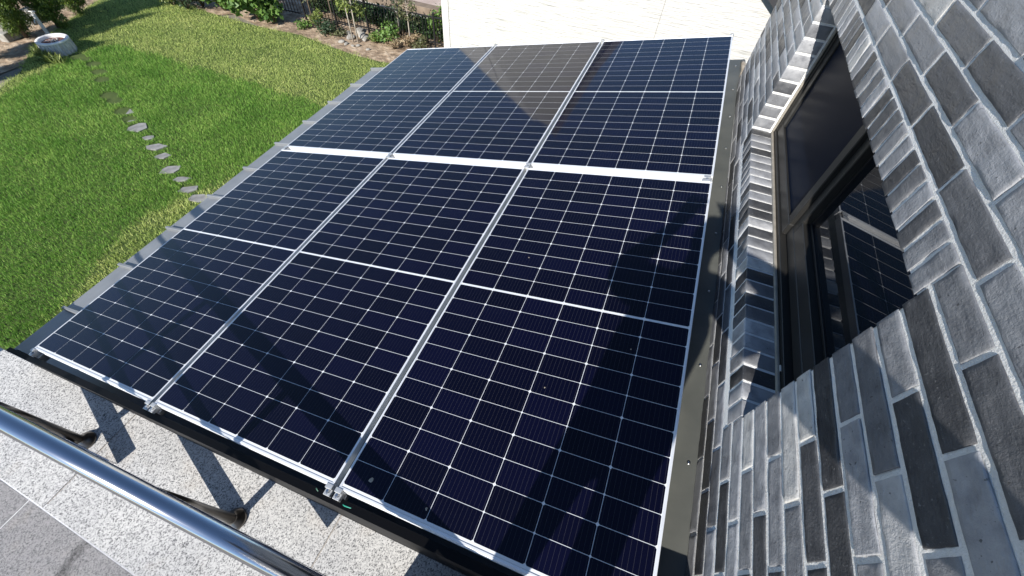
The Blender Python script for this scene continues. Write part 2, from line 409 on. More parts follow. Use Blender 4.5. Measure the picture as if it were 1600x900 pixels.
# the paler, shorter turf round the lush patch
def dry_poly_pts(): return LAWN
DRY = LAWN
x0 = blades('dry_grass', '', [(-9.3, 0.0), (-9.9, 3.8), (-10.4, 4.7), (-11.35, 5.6), (-11.75, 6.4), (-12.15, 7.2), (-12.6, 8.1), (-13.0, 9.3), (-11.6, 9.5), (-10.83, 9.3), (-9.6, 9.15), (-8.3, 9.1), (-7.6, 9.1), (-6.6, 9.2), (-5.7, 9.05), (-4.7, 8.9), (-3.9, 8.9), (-2.2, 9.2), (-1.2, 6.2), (-2.6, 6.1), (-3.6, 6.45), (-4.4, 6.55), (-7.0, 6.58), (-9.6, 6.6), (-10.1, 6.4), (-10.05, 4.9), (-9.65, 3.9), (-9.0, 0.0)],
            300000, 0.02, 0.05, 0.0065, M['grass_dry'], lean=1.1)
blades('dry_grass', '', [(-4.3, 2.4), (-3.7, 3.9), (-2.6, 4.3), (-2.6, 6.1), (-1.2, 6.2), (-1.2, 0), (-3.5, 0)], 60000, 0.03, 0.07, 0.008, M['grass_dry'], lean=1.0, box_=(-4.5, -1, 0, 6.5))

# ---- stepping stones
step_desc = ["large grey slab nearest the canopy edge", "long grey slab second from the canopy edge", "small grey slab third from the canopy edge",
             "broad pointed grey slab fourth from the canopy edge", "narrow grey slab between two broader slabs", "mid sized grey slab sixth from the canopy edge",
             "sliver of slab just below the widest stone", "widest stepping stone with a pale broken corner", "slim slab just above the widest stone",
             "tilted slab half sunk in lush grass", "slab almost hidden in grass mid path", "thin slab edge showing in grass above mid path",
             "far slab mostly overgrown by lush grass", "overgrown slab fourth from the path's garden end", "dark hollow slab third from the path's garden end",
             "small slab second from the path's garden end", "pale slab at the garden end by the round planter"]
for (px, py, rad, asp), p, d in zip(STONES, stone_xy, step_desc):
    bm = bmesh.new()
    dist = (Vector(CAM)-p).length
    k = random.randint(5, 6); rx = rad/636*dist*0.80; ry = rx*random.uniform(0.5, 0.68)
    vs = []
    a0 = random.uniform(0, 6.28)
    for i in range(k):
        a = a0+2*math.pi*i/k+random.uniform(-.3, .3); q = random.uniform(0.78, 1.2)
        vs.append(bm.verts.new((rx*q*math.cos(a), ry*q*math.sin(a), -0.02)))
    f = bm.faces.new(vs)
    ex = bmesh.ops.extrude_face_region(bm, geom=[f])
    for v_ in [g for g in ex['geom'] if isinstance(g, bmesh.types.BMVert)]: v_.co.z = 0.03+random.uniform(0, 0.006)
    bmesh.ops.recalc_face_normals(bm, faces=bm.faces)
    bmesh.ops.bevel(bm, geom=[e for e in bm.edges if e.verts[0].co.z > 0 and e.verts[1].co.z > 0], offset=0.004, segments=1, affect='EDGES')
    o = obj('stepping_stone', bm, M['step_stone'])
    o.location = (p.x, p.y, GZ-(0.012 if px > 215 else 0.035)); o.rotation_euler = (0, 0, random.uniform(0.5, 0.9))
    props(o, d + ", set in the lawn", 'stepping stone', 'stepping stones across the lawn')

# ================================================================== foliage generator
def foliage(name, mt, parent, clumps, n, size, up=0.0, asp=0.5, hollow=0.35, droop=0.0):
    """clumps: (cx,cy,cz,rx,ry,rz); n leaves in all, n folded leaf quads"""
    C = np.array(clumps, float); vol = C[:, 3]*C[:, 4]*C[:, 5]
    idx = rng.choice(len(C), n, p=vol/vol.sum()); c = C[idx]
    d = rng.normal(size=(n, 3)); d /= np.linalg.norm(d, axis=1)[:, None]
    r = (hollow + (1-hollow)*rng.random(n))**0.7
    r *= 0.8+0.35*np.sin(d[:, 0]*5+idx)*np.sin(d[:, 1]*6+2*idx)*np.sin(d[:, 2]*5)
    P = c[:, :3]+d*c[:, 3:]*r[:, None]
    nrm = d + rng.normal(size=(n, 3))*0.7; nrm[:, 2] += 0.3; nrm /= np.linalg.norm(nrm, axis=1)[:, None]
    ax = rng.normal(size=(n, 3)); ax[:, 2] = ax[:, 2]*(1-up) + up*2.2 - droop*2
    ax -= nrm*(ax*nrm).sum(1)[:, None]*(1-up*0.5); ax /= np.linalg.norm(ax, axis=1)[:, None]
    bx = np.cross(nrm, ax); bx /= np.linalg.norm(bx, axis=1)[:, None]
    s = size*rng.uniform(0.6, 1.3, n)[:, None]
    V = np.zeros((n, 4, 3))
    V[:, 0] = P; V[:, 1] = P+ax*s*0.5+bx*s*asp*0.5+nrm*s*0.08; V[:, 2] = P+ax*s; V[:, 3] = P+ax*s*0.5-bx*s*asp*0.5+nrm*s*0.08
    me = mesh_np(name, V.reshape(-1, 3), np.arange(n*4).reshape(-1, 4))
    tone = np.clip(rng.normal(0.5, 0.22, n) + 0.12*np.sin(idx*3.1), 0, 1).astype(np.float32)
    a_ = me.attributes.new('tone', 'FLOAT', 'FACE'); a_.data.foreach_set('value', tone)
    return link(name, me, mt, parent)
def stems(name, mt, parent, lines, r0=0.012, r1=0.004, n=6):
    bm = bmesh.new()
    for pts in lines:
        k = len(pts); tube(bm, pts, [r0+(r1-r0)*i/(k-1) for i in range(k)], n)
    return obj(name, bm, mt, parent, True)

# ---- cypress row
CY = [(at_z(-14, 92, GZ), 2.5, 0.42, "dark columnar cypress at the left edge before the planter"),
      (at_z(42, 58, GZ), 2.9, 0.42, "tall columnar cypress directly behind the round planter"),
      (at_z(94, 44, GZ), 2.8, 0.42, "columnar cypress to the right of the one behind the planter"),
      (at_z(126, 21, GZ), 2.6, 0.42, "farthest columnar cypress, at the far end of the lawn edge"),
      (at_z(-70, 135, GZ), 2.0, 0.38, "columnar cypress nearest the viewer, partly cut by the photo's edge")]
for p, h, r, lab in CY:
    r *= 1.18
    t = thing('cypress_tree', lab, 'tree', p, random.uniform(0, 6), 'cypress trees along the lawn')
    stems('trunk', M['bark'], t, [[(0, 0, -0.05), (0.01, 0, h*0.4), (0, 0.01, h*0.9)]], 0.05, 0.01, 8)
    cl = []
    for i in range(26):
        f = i/25; z = 0.18+f*(h-0.3); rr = r*(0.45+0.55*math.sin(min(1, f*2.2+0.25)*math.pi/2))*(1-f**2.2*0.8)
        a = i*2.4; cl.append((math.cos(a)*rr*0.45, math.sin(a)*rr*0.45, z, rr*0.62, rr*0.62, 0.26))
    foliage('crown', M['leaf_cypress'], t, cl, 26000, 0.055, up=0.8, asp=0.30, hollow=0.3)

# ---- low picket fence behind the cypresses, its posts and pale blocks
p0 = at_z(-10, 40, GZ); p1 = at_z(100, -14, GZ)
dv = (p1-p0); ln = dv.length; ang = math.atan2(dv.y, dv.x)
t = thing('picket_fence', 'dark slatted garden fence behind the row of cypresses', 'fence', p0, ang)
bm = bmesh.new(); n = int(ln/0.13)
for i in range(n+1): box(bm, (i*0.13, -0.012, 0.08), (i*0.13+0.045, 0.012, 0.95), 0.004)
obj('pickets', bm, M['black_metal'], t)
for z in (0.22, 0.78):
    bm = bmesh.new(); box(bm, (0, 0.014, z), (ln, 0.05, z+0.06), 0.004); obj('rail', bm, M['black_metal'], t)
for i in range(int(ln/1.6)+1):
    bm = bmesh.new(); box(bm, (i*1.6-0.03, 0.052, -0.05), (i*1.6+0.03, 0.11, 1.0), 0.005); obj('post', bm, M['black_metal'], t)
for k, (px, py, lab) in enumerate([(14, 50, 'pale concrete block between the two leftmost cypresses'), (20, 60, 'lower pale concrete block beside the planter cypress'),
                                    (50, 24, 'pale concrete block between the second and third cypress'), (58, 34, 'small pale block at the foot of the third cypress')]):
    p = at_z(px, py, GZ); bm = bmesh.new(); box(bm, (-0.2, -0.11, -0.03), (0.2, 0.11, 0.17), 0.02, 2)
    o = obj('concrete_block', bm, M['rock']); o.location = p; o.rotation_euler = (0, 0, ang+random.uniform(-.15, .15))
    props(o, lab, 'block', 'pale blocks along the cypress bed')

# ---- round stump-like planter with a water tap
pc = (at_z(53, 66, GZ+0.27)+at_z(108, 56, GZ+0.27))/2
R_ = 0.315
t = thing('round_planter', 'round white rimmed planter with ribbed stump sides on the lawn corner', 'planter', (pc.x, pc.y, GZ-0.085))
bm = bmesh.new(); rib = lambda a, z: 1+0.035*math.cos(22*a)*(1 if z < 0.34 else 0.2)
lathe(bm, [(R_*1.06, -0.04), (R_*1.0, 0.12), (R_*0.97, 0.335)], 132, mod=rib)
obj('body', bm, noisy('grey_bark_concrete', [(0.3, (0.30, 0.30, 0.30)), (0.7, (0.66, 0.65, 0.62))], 7, 0.9, 0.8, 0.03, vscale=(6, 6, 1)), t, True)
bm = bmesh.new(); lathe(bm, [(R_*0.99, 0.33), (R_*1.01, 0.352), (R_*0.97, 0.366), (R_*0.80, 0.366), (R_*0.77, 0.35), (R_*0.76, 0.2)], 64)
obj('rim', bm, noisy('white_rim', [(0.3, (0.62, 0.60, 0.57)), (0.7, (0.80, 0.78, 0.75))], 8, 0.85), t, True)
bm = bmesh.new(); r = lathe(bm, [(R_*0.765, 0.30), (R_*0.5, 0.315), (R_*0.2, 0.31), (0.01, 0.312)], 40)
obj('soil', bm, M['red_soil'], t, True)
bm = bmesh.new()
for i in range(16):
    a = random.uniform(0, 6.28); rr = random.uniform(0, 0.25)
    q = (rr*math.cos(a), rr*math.sin(a), 0.318)
    tube(bm, [q, (q[0]+random.uniform(-.09, .09), q[1]+random.uniform(-.09, .09), 0.34)], 0.008, 5)
    obj('dry_twig', bm, M['kerb'], t); bm = bmesh.new()
bm.free()
pt = at_z(79, 58, GZ)
t = thing('garden_tap', 'white garden tap post standing behind the round planter', 'garden tap', (pt.x, pt.y, GZ), 0.6)
bm = bmesh.new(); box(bm, (-0.03, -0.03, -0.05), (0.03, 0.03, 0.50), 0.010, 2); obj('post', bm, M['white_wood'], t)
bm = bmesh.new(); tube(bm, [(0, -0.035, 0.40), (0, -0.10, 0.41), (0, -0.14, 0.38), (0, -0.145, 0.33)], 0.014, 8); obj('spout', bm, M['zinc'], t, True)
bm = bmesh.new(); tube(bm, [(0, 0, 0.49), (0, 0, 0.55)], 0.014, 8); tube(bm, [(-0.08, 0, 0.555), (0.08, 0, 0.555)], 0.014, 8); obj('handle', bm, M['white_wood'], t, True)
tw = thing('grass_tuft', 'unmown tuft of long grass at the foot of the round planter', 'grass tuft', (pc.x+0.30, pc.y-0.42, GZ))
foliage('foliage', M['leaf_yellow'], tw, [(0, 0, 0.03, 0.50, 0.14, 0.06), (-0.5, 0.25, 0.03, 0.2, 0.3, 0.07)], 900, 0.16, up=0.8, asp=0.12)

# ---- flower bed shrubs, trees and stones along the black fence
def shrub(name, px, py, lab, cat, mt, w, h, n, size, asp=0.55, up=0.0, stem=True, group=None):
    p = at_z(px, py, GZ)
    t = thing(name, lab, cat, p, random.uniform(0, 6), group)
    if stem:
        stems('stem', M['bark'], t, [[(0, 0, -0.03), (math.cos(a)*w*0.2, math.sin(a)*w*0.2, h*0.4), (math.cos(a)*w*0.4, math.sin(a)*w*0.4, h*0.75)] for a in (0.3, 1.7, 3.0, 4.4, 5.6)], 0.018, 0.005)
    cl = [(math.cos(i*2.4)*w*0.32*math.sqrt((i+.5)/9), math.sin(i*2.4)*w*0.32*math.sqrt((i+.5)/9), h*(0.30+0.4*((i*0.37) % 1)), w*0.30, w*0.30, h*0.30) for i in range(9)]
    foliage('foliage', mt, t, cl, n, size, up=up, asp=asp)
    return t
shrub('shrub', 295, 14, 'dark fine leaved shrub at the far bend of the lawn', 'shrub', M['leaf_dark'], 1.3, 1.1, 2200, 0.07)
shrub('shrub', 272, 8, 'yellowish low shrub left of the dark fine leaved one', 'shrub', M['leaf_yellow'], 0.9, 0.6, 1000, 0.07)
shrub('shrub', 318, 10, 'small olive shrub right of the dark fine leaved one', 'shrub', M['leaf_olive'], 0.7, 0.7, 800, 0.06)
shrub('shrub', 352, 16, 'mid green broad leaved shrub left of the tallest shrub', 'shrub', M['leaf_broad'], 1.1, 1.0, 900, 0.14, 0.75)
shrub('shrub', 405, 30, 'tallest bright green shrub with large leaves by the fence', 'shrub', M['leaf_broad'], 1.55, 1.6, 1900, 0.16, 0.75)
shrub('shrub', 428, 36, 'low bright green shoots in front of the tallest shrub', 'shrub', M['leaf_broad'], 0.7, 0.7, 420, 0.13, 0.75)
shrub('low_plant', 476, 43, 'flat patch of dark green plants left of the young tree', 'plant', M['leaf_broad'], 0.5, 0.16, 350, 0.06)
shrub('low_plant', 497, 44, 'yellow green upright plant beside the dark round clump', 'plant', M['leaf_yellow'], 0.45, 0.45, 350, 0.09, 0.4, 0.4)
shrub('low_plant', 512, 53, 'dark round clump left of the stones', 'plant', M['leaf_dark'], 0.6, 0.36, 700, 0.06)
shrub('low_plant', 530, 55, 'light green ground cover patch beside the stones', 'plant', M['leaf_olive'], 0.55, 0.14, 400, 0.05)
shrub('low_plant', 606, 68, 'bushy green plant right of the stones', 'plant', M['leaf_broad'], 0.85, 0.5, 900, 0.07)
shrub('low_plant', 588, 66, 'yellowish small plant left of the bushy green one', 'plant', M['leaf_yellow'], 0.45, 0.25, 350, 0.06)
shrub('low_plant', 617, 76, 'straw coloured dry plant at the lawn edge near the panels', 'plant', M['flower'], 0.45, 0.28, 350, 0.06, 0.3, 0.4)
shrub('low_plant', 640, 73, 'faded flowering plant beside the thin sapling', 'plant', M['flower'], 0.6, 0.36, 450, 0.06)
shrub('low_plant', 684, 66, 'leafy green climber at the white house corner', 'plant', M['leaf_broad'], 0.5, 1.0, 700, 0.08)
shrub('low_plant', 655, 76, 'olive green plant close to the panels by the sapling', 'plant', M['leaf_olive'], 0.6, 0.3, 450, 0.06)
def sapling(px, py, lab, h, w, mt, n, size, trunks=1, tm='pale_bark', droop=0.4):
    p = at_z(px, py, GZ); t = thing('young_tree', lab, 'tree', p, 0.4, 'young trees in the bed')
    ls = []
    for k in range(trunks):
        o = (k-(trunks-1)/2)*0.12
        ls.append([(o, 0, -0.05), (o*1.2, 0.01, h*0.45), (o*1.6, 0.03, h*0.9)])
    stems('trunk', M[tm], t, ls, 0.022, 0.008)
    bl = []
    for k in range(12):
        a = k*2.4; z = h*(0.45+0.5*k/12); bl.append([(0, 0, z), (math.cos(a)*w*.5, math.sin(a)*w*.5, z+0.12)])
    stems('branches', M['bark'], t, bl, 0.008, 0.003, 5)
    cl = [(math.cos(k*2.4)*w*0.4, math.sin(k*2.4)*w*0.4, h*(0.5+0.5*k/9), w*0.3, w*0.3, h*0.11) for k in range(10)]
    foliage('crown', mt, t, cl, n, size, droop=droop, asp=0.45)
sapling(556, 66, 'young tree with two pale trunks standing among the stones', 1.55, 0.62, M['leaf_yellow'], 850, 0.085, 2)
sapling(524, 46, 'young tree with sparse drooping leaves left of the twin trunk tree', 1.5, 0.6, M['leaf_broad'], 550, 0.085, 1, 'bark')
sapling(642, 70, 'thin sapling with one pale stem near the white house', 1.25, 0.5, M['leaf_olive'], 380, 0.07)
sapling(490, 36, 'slim leafy sapling at the left part of the black fence', 1.2, 0.45, M['leaf_olive'], 420, 0.08, 1, 'bark')
sapling(626, 60, 'small sapling with whitish seed heads by the fence', 0.95, 0.35, M['leaf_dark'], 260, 0.06)
RK = [(534, 66, .10, 'rounded white stone at the lawn edge'), (541, 69, .08, 'small white stone right of the rounded one'), (549, 60, .16, 'broad pale rock left of the twin trunk tree'),
      (566, 57, .18, 'flat pale rock behind the twin trunk tree'), (571, 62, .15, 'pale rock right of the twin trunk tree'), (562, 50, .17, 'long pale slab under the fence'),
      (585, 61, .15, 'tan rock between the tree and the yellow plant'), (560, 72, .07, 'small buff stone in the row below the tree'), (575, 78, .07, 'last buff stone of the bed edging'),
      (551, 72, .06, 'tiny white stone of the bed edging'), (500, 40, .12, 'pale rock beside the upright plant'), (545, 53, .12, 'pale rock at the fence foot')]
for px, py, r, lab in RK:
    r *= 0.72
    bm = bmesh.new(); bmesh.ops.create_icosphere(bm, subdivisions=2, radius=r)
    for v_ in bm.verts: v_.co = Vector((v_.co.x*1.3, v_.co.y*0.85, v_.co.z*0.6))*(1+0.28*noise.noise(v_.co*9+Vector((px, py, 0))))
    o = obj('rock', bm, M['rock']); o.location = at_z(px, py, GZ)+Vector((0, 0, r*0.25)); o.rotation_euler = (0, 0, random.uniform(0, 3))
    props(o, lab, 'rock', 'rocks in the flower bed')

# ---- black bar fence
fa = Vector((-9.4, 10.0, GZ)); fb = Vector((-1.4, 10.38, GZ)); dv = fb-fa; ln = dv.length
t = thing('bar_fence', 'low black metal bar fence behind the flower bed', 'fence', fa, math.atan2(dv.y, dv.x))
for i in range(int(ln/1.0)+1):
    bm = bmesh.new(); box(bm, (i*1.0+0.33-0.022, -0.022, -0.05), (i*1.0+0.33+0.022, 0.022, 0.84), 0.003); obj('post', bm, M['black_metal'], t)
for z in (0.12, 0.72):
    bm = bmesh.new(); box(bm, (0, -0.012, z), (ln, 0.012, z+0.03), 0.002); obj('rail', bm, M['black_metal'], t)
bm = bmesh.new()
for i in range(int(ln/0.1)): box(bm, (i*0.1, -0.007, 0.10), (i*0.1+0.014, 0.007, 0.735))
obj('bars', bm, M['black_metal'], t)
t = thing('hedge', 'dark green hedge growing behind the black bar fence', 'hedge', (-4.6, 10.75, GZ))
foliage('foliage', M['leaf_hedge'], t, [(-2.5+i*0.40, 0.05*math.sin(i*2), 0.27, 0.36, 0.28, 0.31) for i in range(13)], 16000, 0.085, up=0.4, asp=0.5, hollow=0.4)
for i in range(13): stems('stem', M['bark'], t, [[(-2.5+i*0.40, 0, -0.03), (-2.5+i*0.40, 0, 0.3)]], 0.02, 0.01)
# kerb strip and low brown wall beyond
bm = bmesh.new(); box(bm, (-18, 11.55, GZ-0.1), (-1.0, 12.09, GZ+0.02)); props(obj('kerb', bm, M['kerb']), kind='structure')
bm = bmesh.new(); box(bm, (-18, 12.10, GZ-0.1), (-1.0, 12.42, GZ+0.215), 0.01)
props(obj('retaining_wall', bm, M['brown_wall']), 'low brown concrete wall beyond the black fence', 'wall')

# ================================================================== NEIGHBOUR HOUSE
YW = 9.5
t = thing('neighbour_house', 'ivory neighbouring house wall behind the solar panels', 'house', (0, YW, GZ))
def prism_y(bm, poly, y0, y1):
    a = [bm.verts.new((x, y0, z)) for x, z in poly]; b = [bm.verts.new((x, y1, z)) for x, z in poly]
    bm.faces.new(a); bm.faces.new(b[::-1])
    for i in range(len(poly)):
        j = (i+1) % len(poly); bm.faces.new((a[j], a[i], b[i], b[j]))
    bmesh.ops.recalc_face_normals(bm, faces=bm.faces)
z0 = -GZ
bm = bmesh.new(); prism_y(bm, [(-2.36, -0.05), (7.3, -0.05), (7.3, z0-2.25), (0.30, z0+2.62), (-1.2, z0+3.95), (-1.63, z0+3.56), (-2.36, z0+2.3)], 0, 9)
obj('wall', bm, M['siding'], t)
bm = bmesh.new(); prism_y(bm, [(-2.37, z0+0.75), (-2.34, z0+0.75), (-1.62, z0+3.60), (-1.66, z0+3.60), (-2.98, z0+1.22)], -0.003, 9); obj('eave', bm, M['white_trim'], t)
bm = bmesh.new(); box(bm, (-2.375, -0.012, 0.0), (-2.21, 0.05, z0+2.38), 0.003); obj('corner_trim', bm, M['white_trim'], t)
bm = bmesh.new(); box(bm, (-2.204, -0.003, 0.0), (-2.196, 0.02, z0+2.4)); obj('panel_seam', bm, M['seam'], t)
bm = bmesh.new(); box(bm, (2.462, -0.004, 0.3), (2.475, 0.02, z0+1.15)); obj('panel_seam', bm, M['seam'], t)
bm = bmesh.new(); box(bm, (2.9, 7.4, GZ-0.05), (6.5, 7.6, -0.545), 0.01); props(obj('boundary_wall', bm, M['plinth']), 'grey boundary wall in the gap between the ivory and the brick house', 'wall')
bm = bmesh.new()
def strip(bm, a, b, y0, y1, th):
    a = Vector((a[0], 0, a[1])); b = Vector((b[0], 0, b[1])); d = (b-a).normalized(); nn = Vector((-d.z, 0, d.x))
    if nn.z < 0: nn = -nn
    prism_y(bm, [(a.x, a.z), (b.x, b.z), (b.x+nn.x*th, b.z+nn.z*th), (a.x+nn.x*th, a.z+nn.z*th)], y0, y1)
strip(bm, (-1.2, z0+3.958), (0.30, z0+2.628), -0.25, 9.2, 0.14)
strip(bm, (0.33, z0+2.60), (7.6, z0-2.455), -0.25, 9.2, 0.14)
obj('roof', bm, M['verge'], t)
bm = bmesh.new(); strip(bm, (-2.98, z0+1.235), (-1.63, z0+3.62), -0.006, 9.0, 0.02); obj('eave_cap', bm, M['white_trim'], t)

# ================================================================== BRICK HOUSE (own wall, right)
XW, PITCH, BH, ZREF = 3.48, 0.0709, 0.0584, 1.735
WY0, WY1, WZ0, WZ1 = -2.6, 3.86, 0.30, 3.20
OY0, OY1, OZ0, OZ1 = 0.634, 2.572, 0.955, 1.635
JT = 0.0125
PH = rng.uniform(0, 6.28, (14, 3)); DR = rng.normal(size=(14, 3)); DR /= np.linalg.norm(DR, axis=1)[:, None]
FQ = np.array([30, 42, 55, 75, 95, 120, 150, 190, 230, 280, 340, 60, 110, 170.])
AM = np.array([.9, .9, .8, .7, .6, .5, .42, .36, .3, .25, .2, .8, .5, .3])*0.00055
def wob(P, off):
    Q = P[:, None, :]*np.array([1, 0.8, 1.15])+off
    return (np.sin((Q*DR[None]).sum(-1)*FQ + np.sin((Q*DR[::-1][None]).sum(-1)*FQ*0.6)*1.4)*AM).sum(1)
class Bricks:
    def __init__(s): s.V = []; s.Q = []; s.T = []; s.n = 0
    def grid(s, P00, U, Vv, nu, nv, nrm, off, tone, rnd=0.0024, amp=1.0):
        """one face of a brick: corner, two edge vectors, outward normal; rounded rim, uneven surface"""
        lu, lv = np.linalg.norm(U), np.linalg.norm(Vv)
        us = np.concatenate([[0, rnd*.35/lu, rnd/lu], np.linspace(rnd/lu, 1-rnd/lu, nu)[1:-1], [1-rnd/lu, 1-rnd*.35/lu, 1]])
        vs = np.concatenate([[0, rnd*.35/lv, rnd/lv], np.linspace(rnd/lv, 1-rnd/lv, nv)[1:-1], [1-rnd/lv, 1-rnd*.35/lv, 1]])
        uu, vv = np.meshgrid(us, vs, indexing='ij'); uu, vv = uu.ravel(), vv.ravel()
        P = P00+uu[:, None]*U+vv[:, None]*Vv
        ed = np.minimum(np.minimum(uu, 1-uu)*lu, np.minimum(vv, 1-vv)*lv)
        sink = np.where(ed < rnd, rnd*(1-np.sqrt(np.clip(1-(1-ed/rnd)**2, 0, 1)))*0.8, 0)
        h = wob(P, off)*amp
        P = P+nrm*(np.clip(h+0.0004, 0, 0.0032)*np.clip(ed/rnd, 0.25, 1)-sink)[:, None]
        # ragged arrises
        rag = np.c_[wob(P*1.7, off+3), wob(P*1.7, off+7), wob(P*1.7, off+11)]*0.45
        P = P+rag*(ed < rnd*0.5)[:, None]
        a, b = len(us), len(vs)
        i = (np.arange(a-1)[:, None]*b+np.arange(b-1)).ravel()+s.n
        s.Q.append(np.c_[i, i+b, i+b+1, i+1]); s.V.append(P); s.n += len(P); s.T.append(np.full(len(i), tone))
    def brick(s, y0, y1, z0, z1, x0=XW, depth=0.10, faces='F', res=1.0, tone=None):
        off = rng.uniform(-50, 50, 3)
        if tone is None: tone = tone_pick()
        x0 = x0-abs(rng.normal(0, 0.0010)); ty = rng.normal(0, 0.0004)
        ny, nz = max(3, int((y1-y0)/0.016*res)), max(3, int((z1-z0)/0.012*res))
        s.grid(np.array([x0, y0, z0]), np.array([ty, y1-y0, 0]), np.array([0, 0, z1-z0]), ny, nz, np.array([-1., 0, 0]), off, tone)
        nx = max(3, int(depth/0.02*res))
        if 'T' in faces: s.grid(np.array([x0, y0, z1]), np.array([depth, 0, 0]), np.array([0, y1-y0, 0]), nx, ny, np.array([0, 0, 1.]), off, tone, amp=0.6)
        else: s.flat(np.array([x0+.003, y0, z1-.001]), np.array([depth, 0, 0]), np.array([0, y1-y0, 0]), tone)
        if 'N' in faces: s.grid(np.array([x0, y0, z0]), np.array([0, 0, z1-z0]), np.array([depth, 0, 0]), nz, nx, np.array([0, -1., 0]), off, tone, amp=0.6)
        else: s.flat(np.array([x0+.003, y0+.001, z0]), np.array([0, 0, z1-z0]), np.array([depth, 0, 0]), tone)
        if 'P' in faces: s.grid(np.array([x0, y1, z0]), np.array([depth, 0, 0]), np.array([0, 0, z1-z0]), nx, nz, np.array([0, 1., 0]), off, tone, amp=0.6)
        else: s.flat(np.array([x0+.003, y1-.001, z0]), np.array([depth, 0, 0]), np.array([0, 0, z1-z0]), tone)
        s.flat(np.array([x0+.003, y0, z0+.001]), np.array([0, y1-y0, 0]), np.array([depth, 0, 0]), tone)
    def flat(s, P, U, Vv, tone):
        s.V.append(np.array([P, P+U, P+U+Vv, P+Vv])); s.Q.append(np.array([[0, 1, 2, 3]])+s.n); s.n += 4; s.T.append(np.array([tone]))
def tone_pick():
    r = rng.random()
    if r < 0.24: return rng.uniform(0.02, 0.2)
    if r < 0.45: return rng.uniform(0.25, 0.5)
    if r < 0.94: return rng.uniform(0.5, 0.86)
    return rng.uniform(0.9, 1.0)
BR = Bricks()
kmin = math.floor((WZ0-ZREF)/PITCH); kmax = math.ceil((WZ1-ZREF)/PITCH)
RL0, RL1 = OY0-0.0, OY1+0.0
for k in range(kmin, kmax):
    za = ZREF+k*PITCH+JT; zb = za+BH
    ph = 0.45 if k % 2 else 0.316
    edges = np.arange(-14, 20)*0.2675+ph
    for e0, e1 in zip(edges[:-1], edges[1:]):
        segs = [(e0, e1)]
        inband = (zb > OZ0-0.10 and za < ZREF-0.001)
        if inband:
            ns = []
            for a, b in segs:
                if b <= OY0+0.012 or a >= OY1-0.012: ns.append((a, b)); continue
                if a < OY0: ns.append((a, OY0+JT if OY0-a > 0.0601 else None))
                if b > OY1: ns.append((OY1, b) if b-OY1 > 0.0601 else (None, None))
            segs = [(a, b) for a, b in ns if a is not None and b is not None]
        for a, b in segs:
            # a sliver left at a jamb joins the stretcher next to it
            if inband and abs(b-OY0) < 0.16 and b < OY0 and OY0-b < 0.06: b = OY0+JT
            if inband and a > OY1 and a-OY1 < 0.06: a = OY1
            a2, b2 = max(a, WY0), min(b-JT, WY1)
            if b2-a2 < 0.03: continue
            fc = 'F'
            if inband and OZ0-0.02 < zb < OZ1+0.12:
                if abs(b2-OY0) < 0.005: fc += 'P'
                if abs(a2-OY1) < 0.005: fc += 'N'
            if b2 >= WY1-0.001: fc += 'P'
            d = math.hypot(max(0, a2-0.4), max(0, (za-1.6))) if a2 > -1.0 else 9
            BR.brick(a2, b2, za, zb, faces=fc, res=1.6 if d < 0.9 else (1.0 if d < 2.2 else 0.55))
# rowlock courses: on the sill and over the head of the window
nrow = int(round((OY1-OY0)/0.0709)); pr = (OY1-OY0)/nrow
for i in range(nrow):
    a = OY0+i*pr+JT*0.5; b = a+pr-JT
    BR.brick(a, b, OZ0-0.099, OZ0+rng.normal(0, 0.001), depth=0.115, faces='FTN', res=1.0)
nrow = int(round((OY1-OY0)/0.0675)); pr = (OY1-OY0)/nrow
for i in range(nrow):
    a = OY0+i*pr+JT*0.5; b = a+pr-JT
    BR.brick(a, b, OZ1+rng.normal(0, 0.001), ZREF, depth=0.115, faces='F', res=1.6)
house = thing('brick_house', 'house wall of grey bricks with white joints and a dark window', 'house', (0, 0, 0))
nb_ = BR.n
V = np.concatenate(BR.V); Q = np.concatenate(BR.Q); T = np.concatenate(BR.T).astype(np.float32)
# mortar bed behind the bricks (fine grid, uneven), with the opening left out
MV, MQ = [], []; mn = 0
def mgrid(P00, U, Vv, step, nrm, amp=0.0016):
    global mn
    nu = max(1, int(np.linalg.norm(U)/step)); nv = max(1, int(np.linalg.norm(Vv)/step))
    uu, vv = np.meshgrid(np.linspace(0, 1, nu+1), np.linspace(0, 1, nv+1), indexing='ij')
    P = np.array(P00)+uu.ravel()[:, None]*np.array(U)+vv.ravel()[:, None]*np.array(Vv)
    P = P+np.array(nrm)*(wob(P, np.array([1.3, 4.1, 2.2]))*0.20*amp/0.0016)[:, None]
    b = nv+1; i = (np.arange(nu)[:, None]*b+np.arange(nv)).ravel()+mn
    MQ.append(np.c_[i, i+b, i+b+1, i+1]); MV.append(P); mn += len(P)
XM = XW+0.0018
for (ya, yb, za, zb, st) in [(-0.6, OY0-0.006, WZ0, WZ1, 0.009), (WY0, -0.6, WZ0, WZ1, 0.05), (OY0-0.006, OY1+0.006, WZ0, OZ0-0.004, 0.014), (OY0-0.006, OY1+0.006, OZ1+0.004, WZ1, 0.010), (OY1+0.006, WY1-0.005, WZ0, WZ1, 0.02)]:
    mgrid((XM, ya, za), (0, yb-ya, 0), (0, 0, zb-za), st, (-1, 0, 0))
mgrid((XM, OY0, OZ0-0.0042), (0.3, 0, 0), (0, OY1-OY0, 0), 0.012, (0, 0, 1))
mgrid((XM, OY1+0.004, OZ0-0.01), (0, 0, OZ1-OZ0+0.02), (0.3, 0, 0), 0.012, (0, -1, 0))
mgrid((XM, OY0-0.004, OZ0-0.01), (0.3, 0, 0), (0, 0, OZ1-OZ0+0.02), 0.02, (0, 1, 0))
mgrid((XM, OY0, OZ1+0.004), (0, OY1-OY0, 0), (0.3, 0, 0), 0.03, (0, 0, -1))
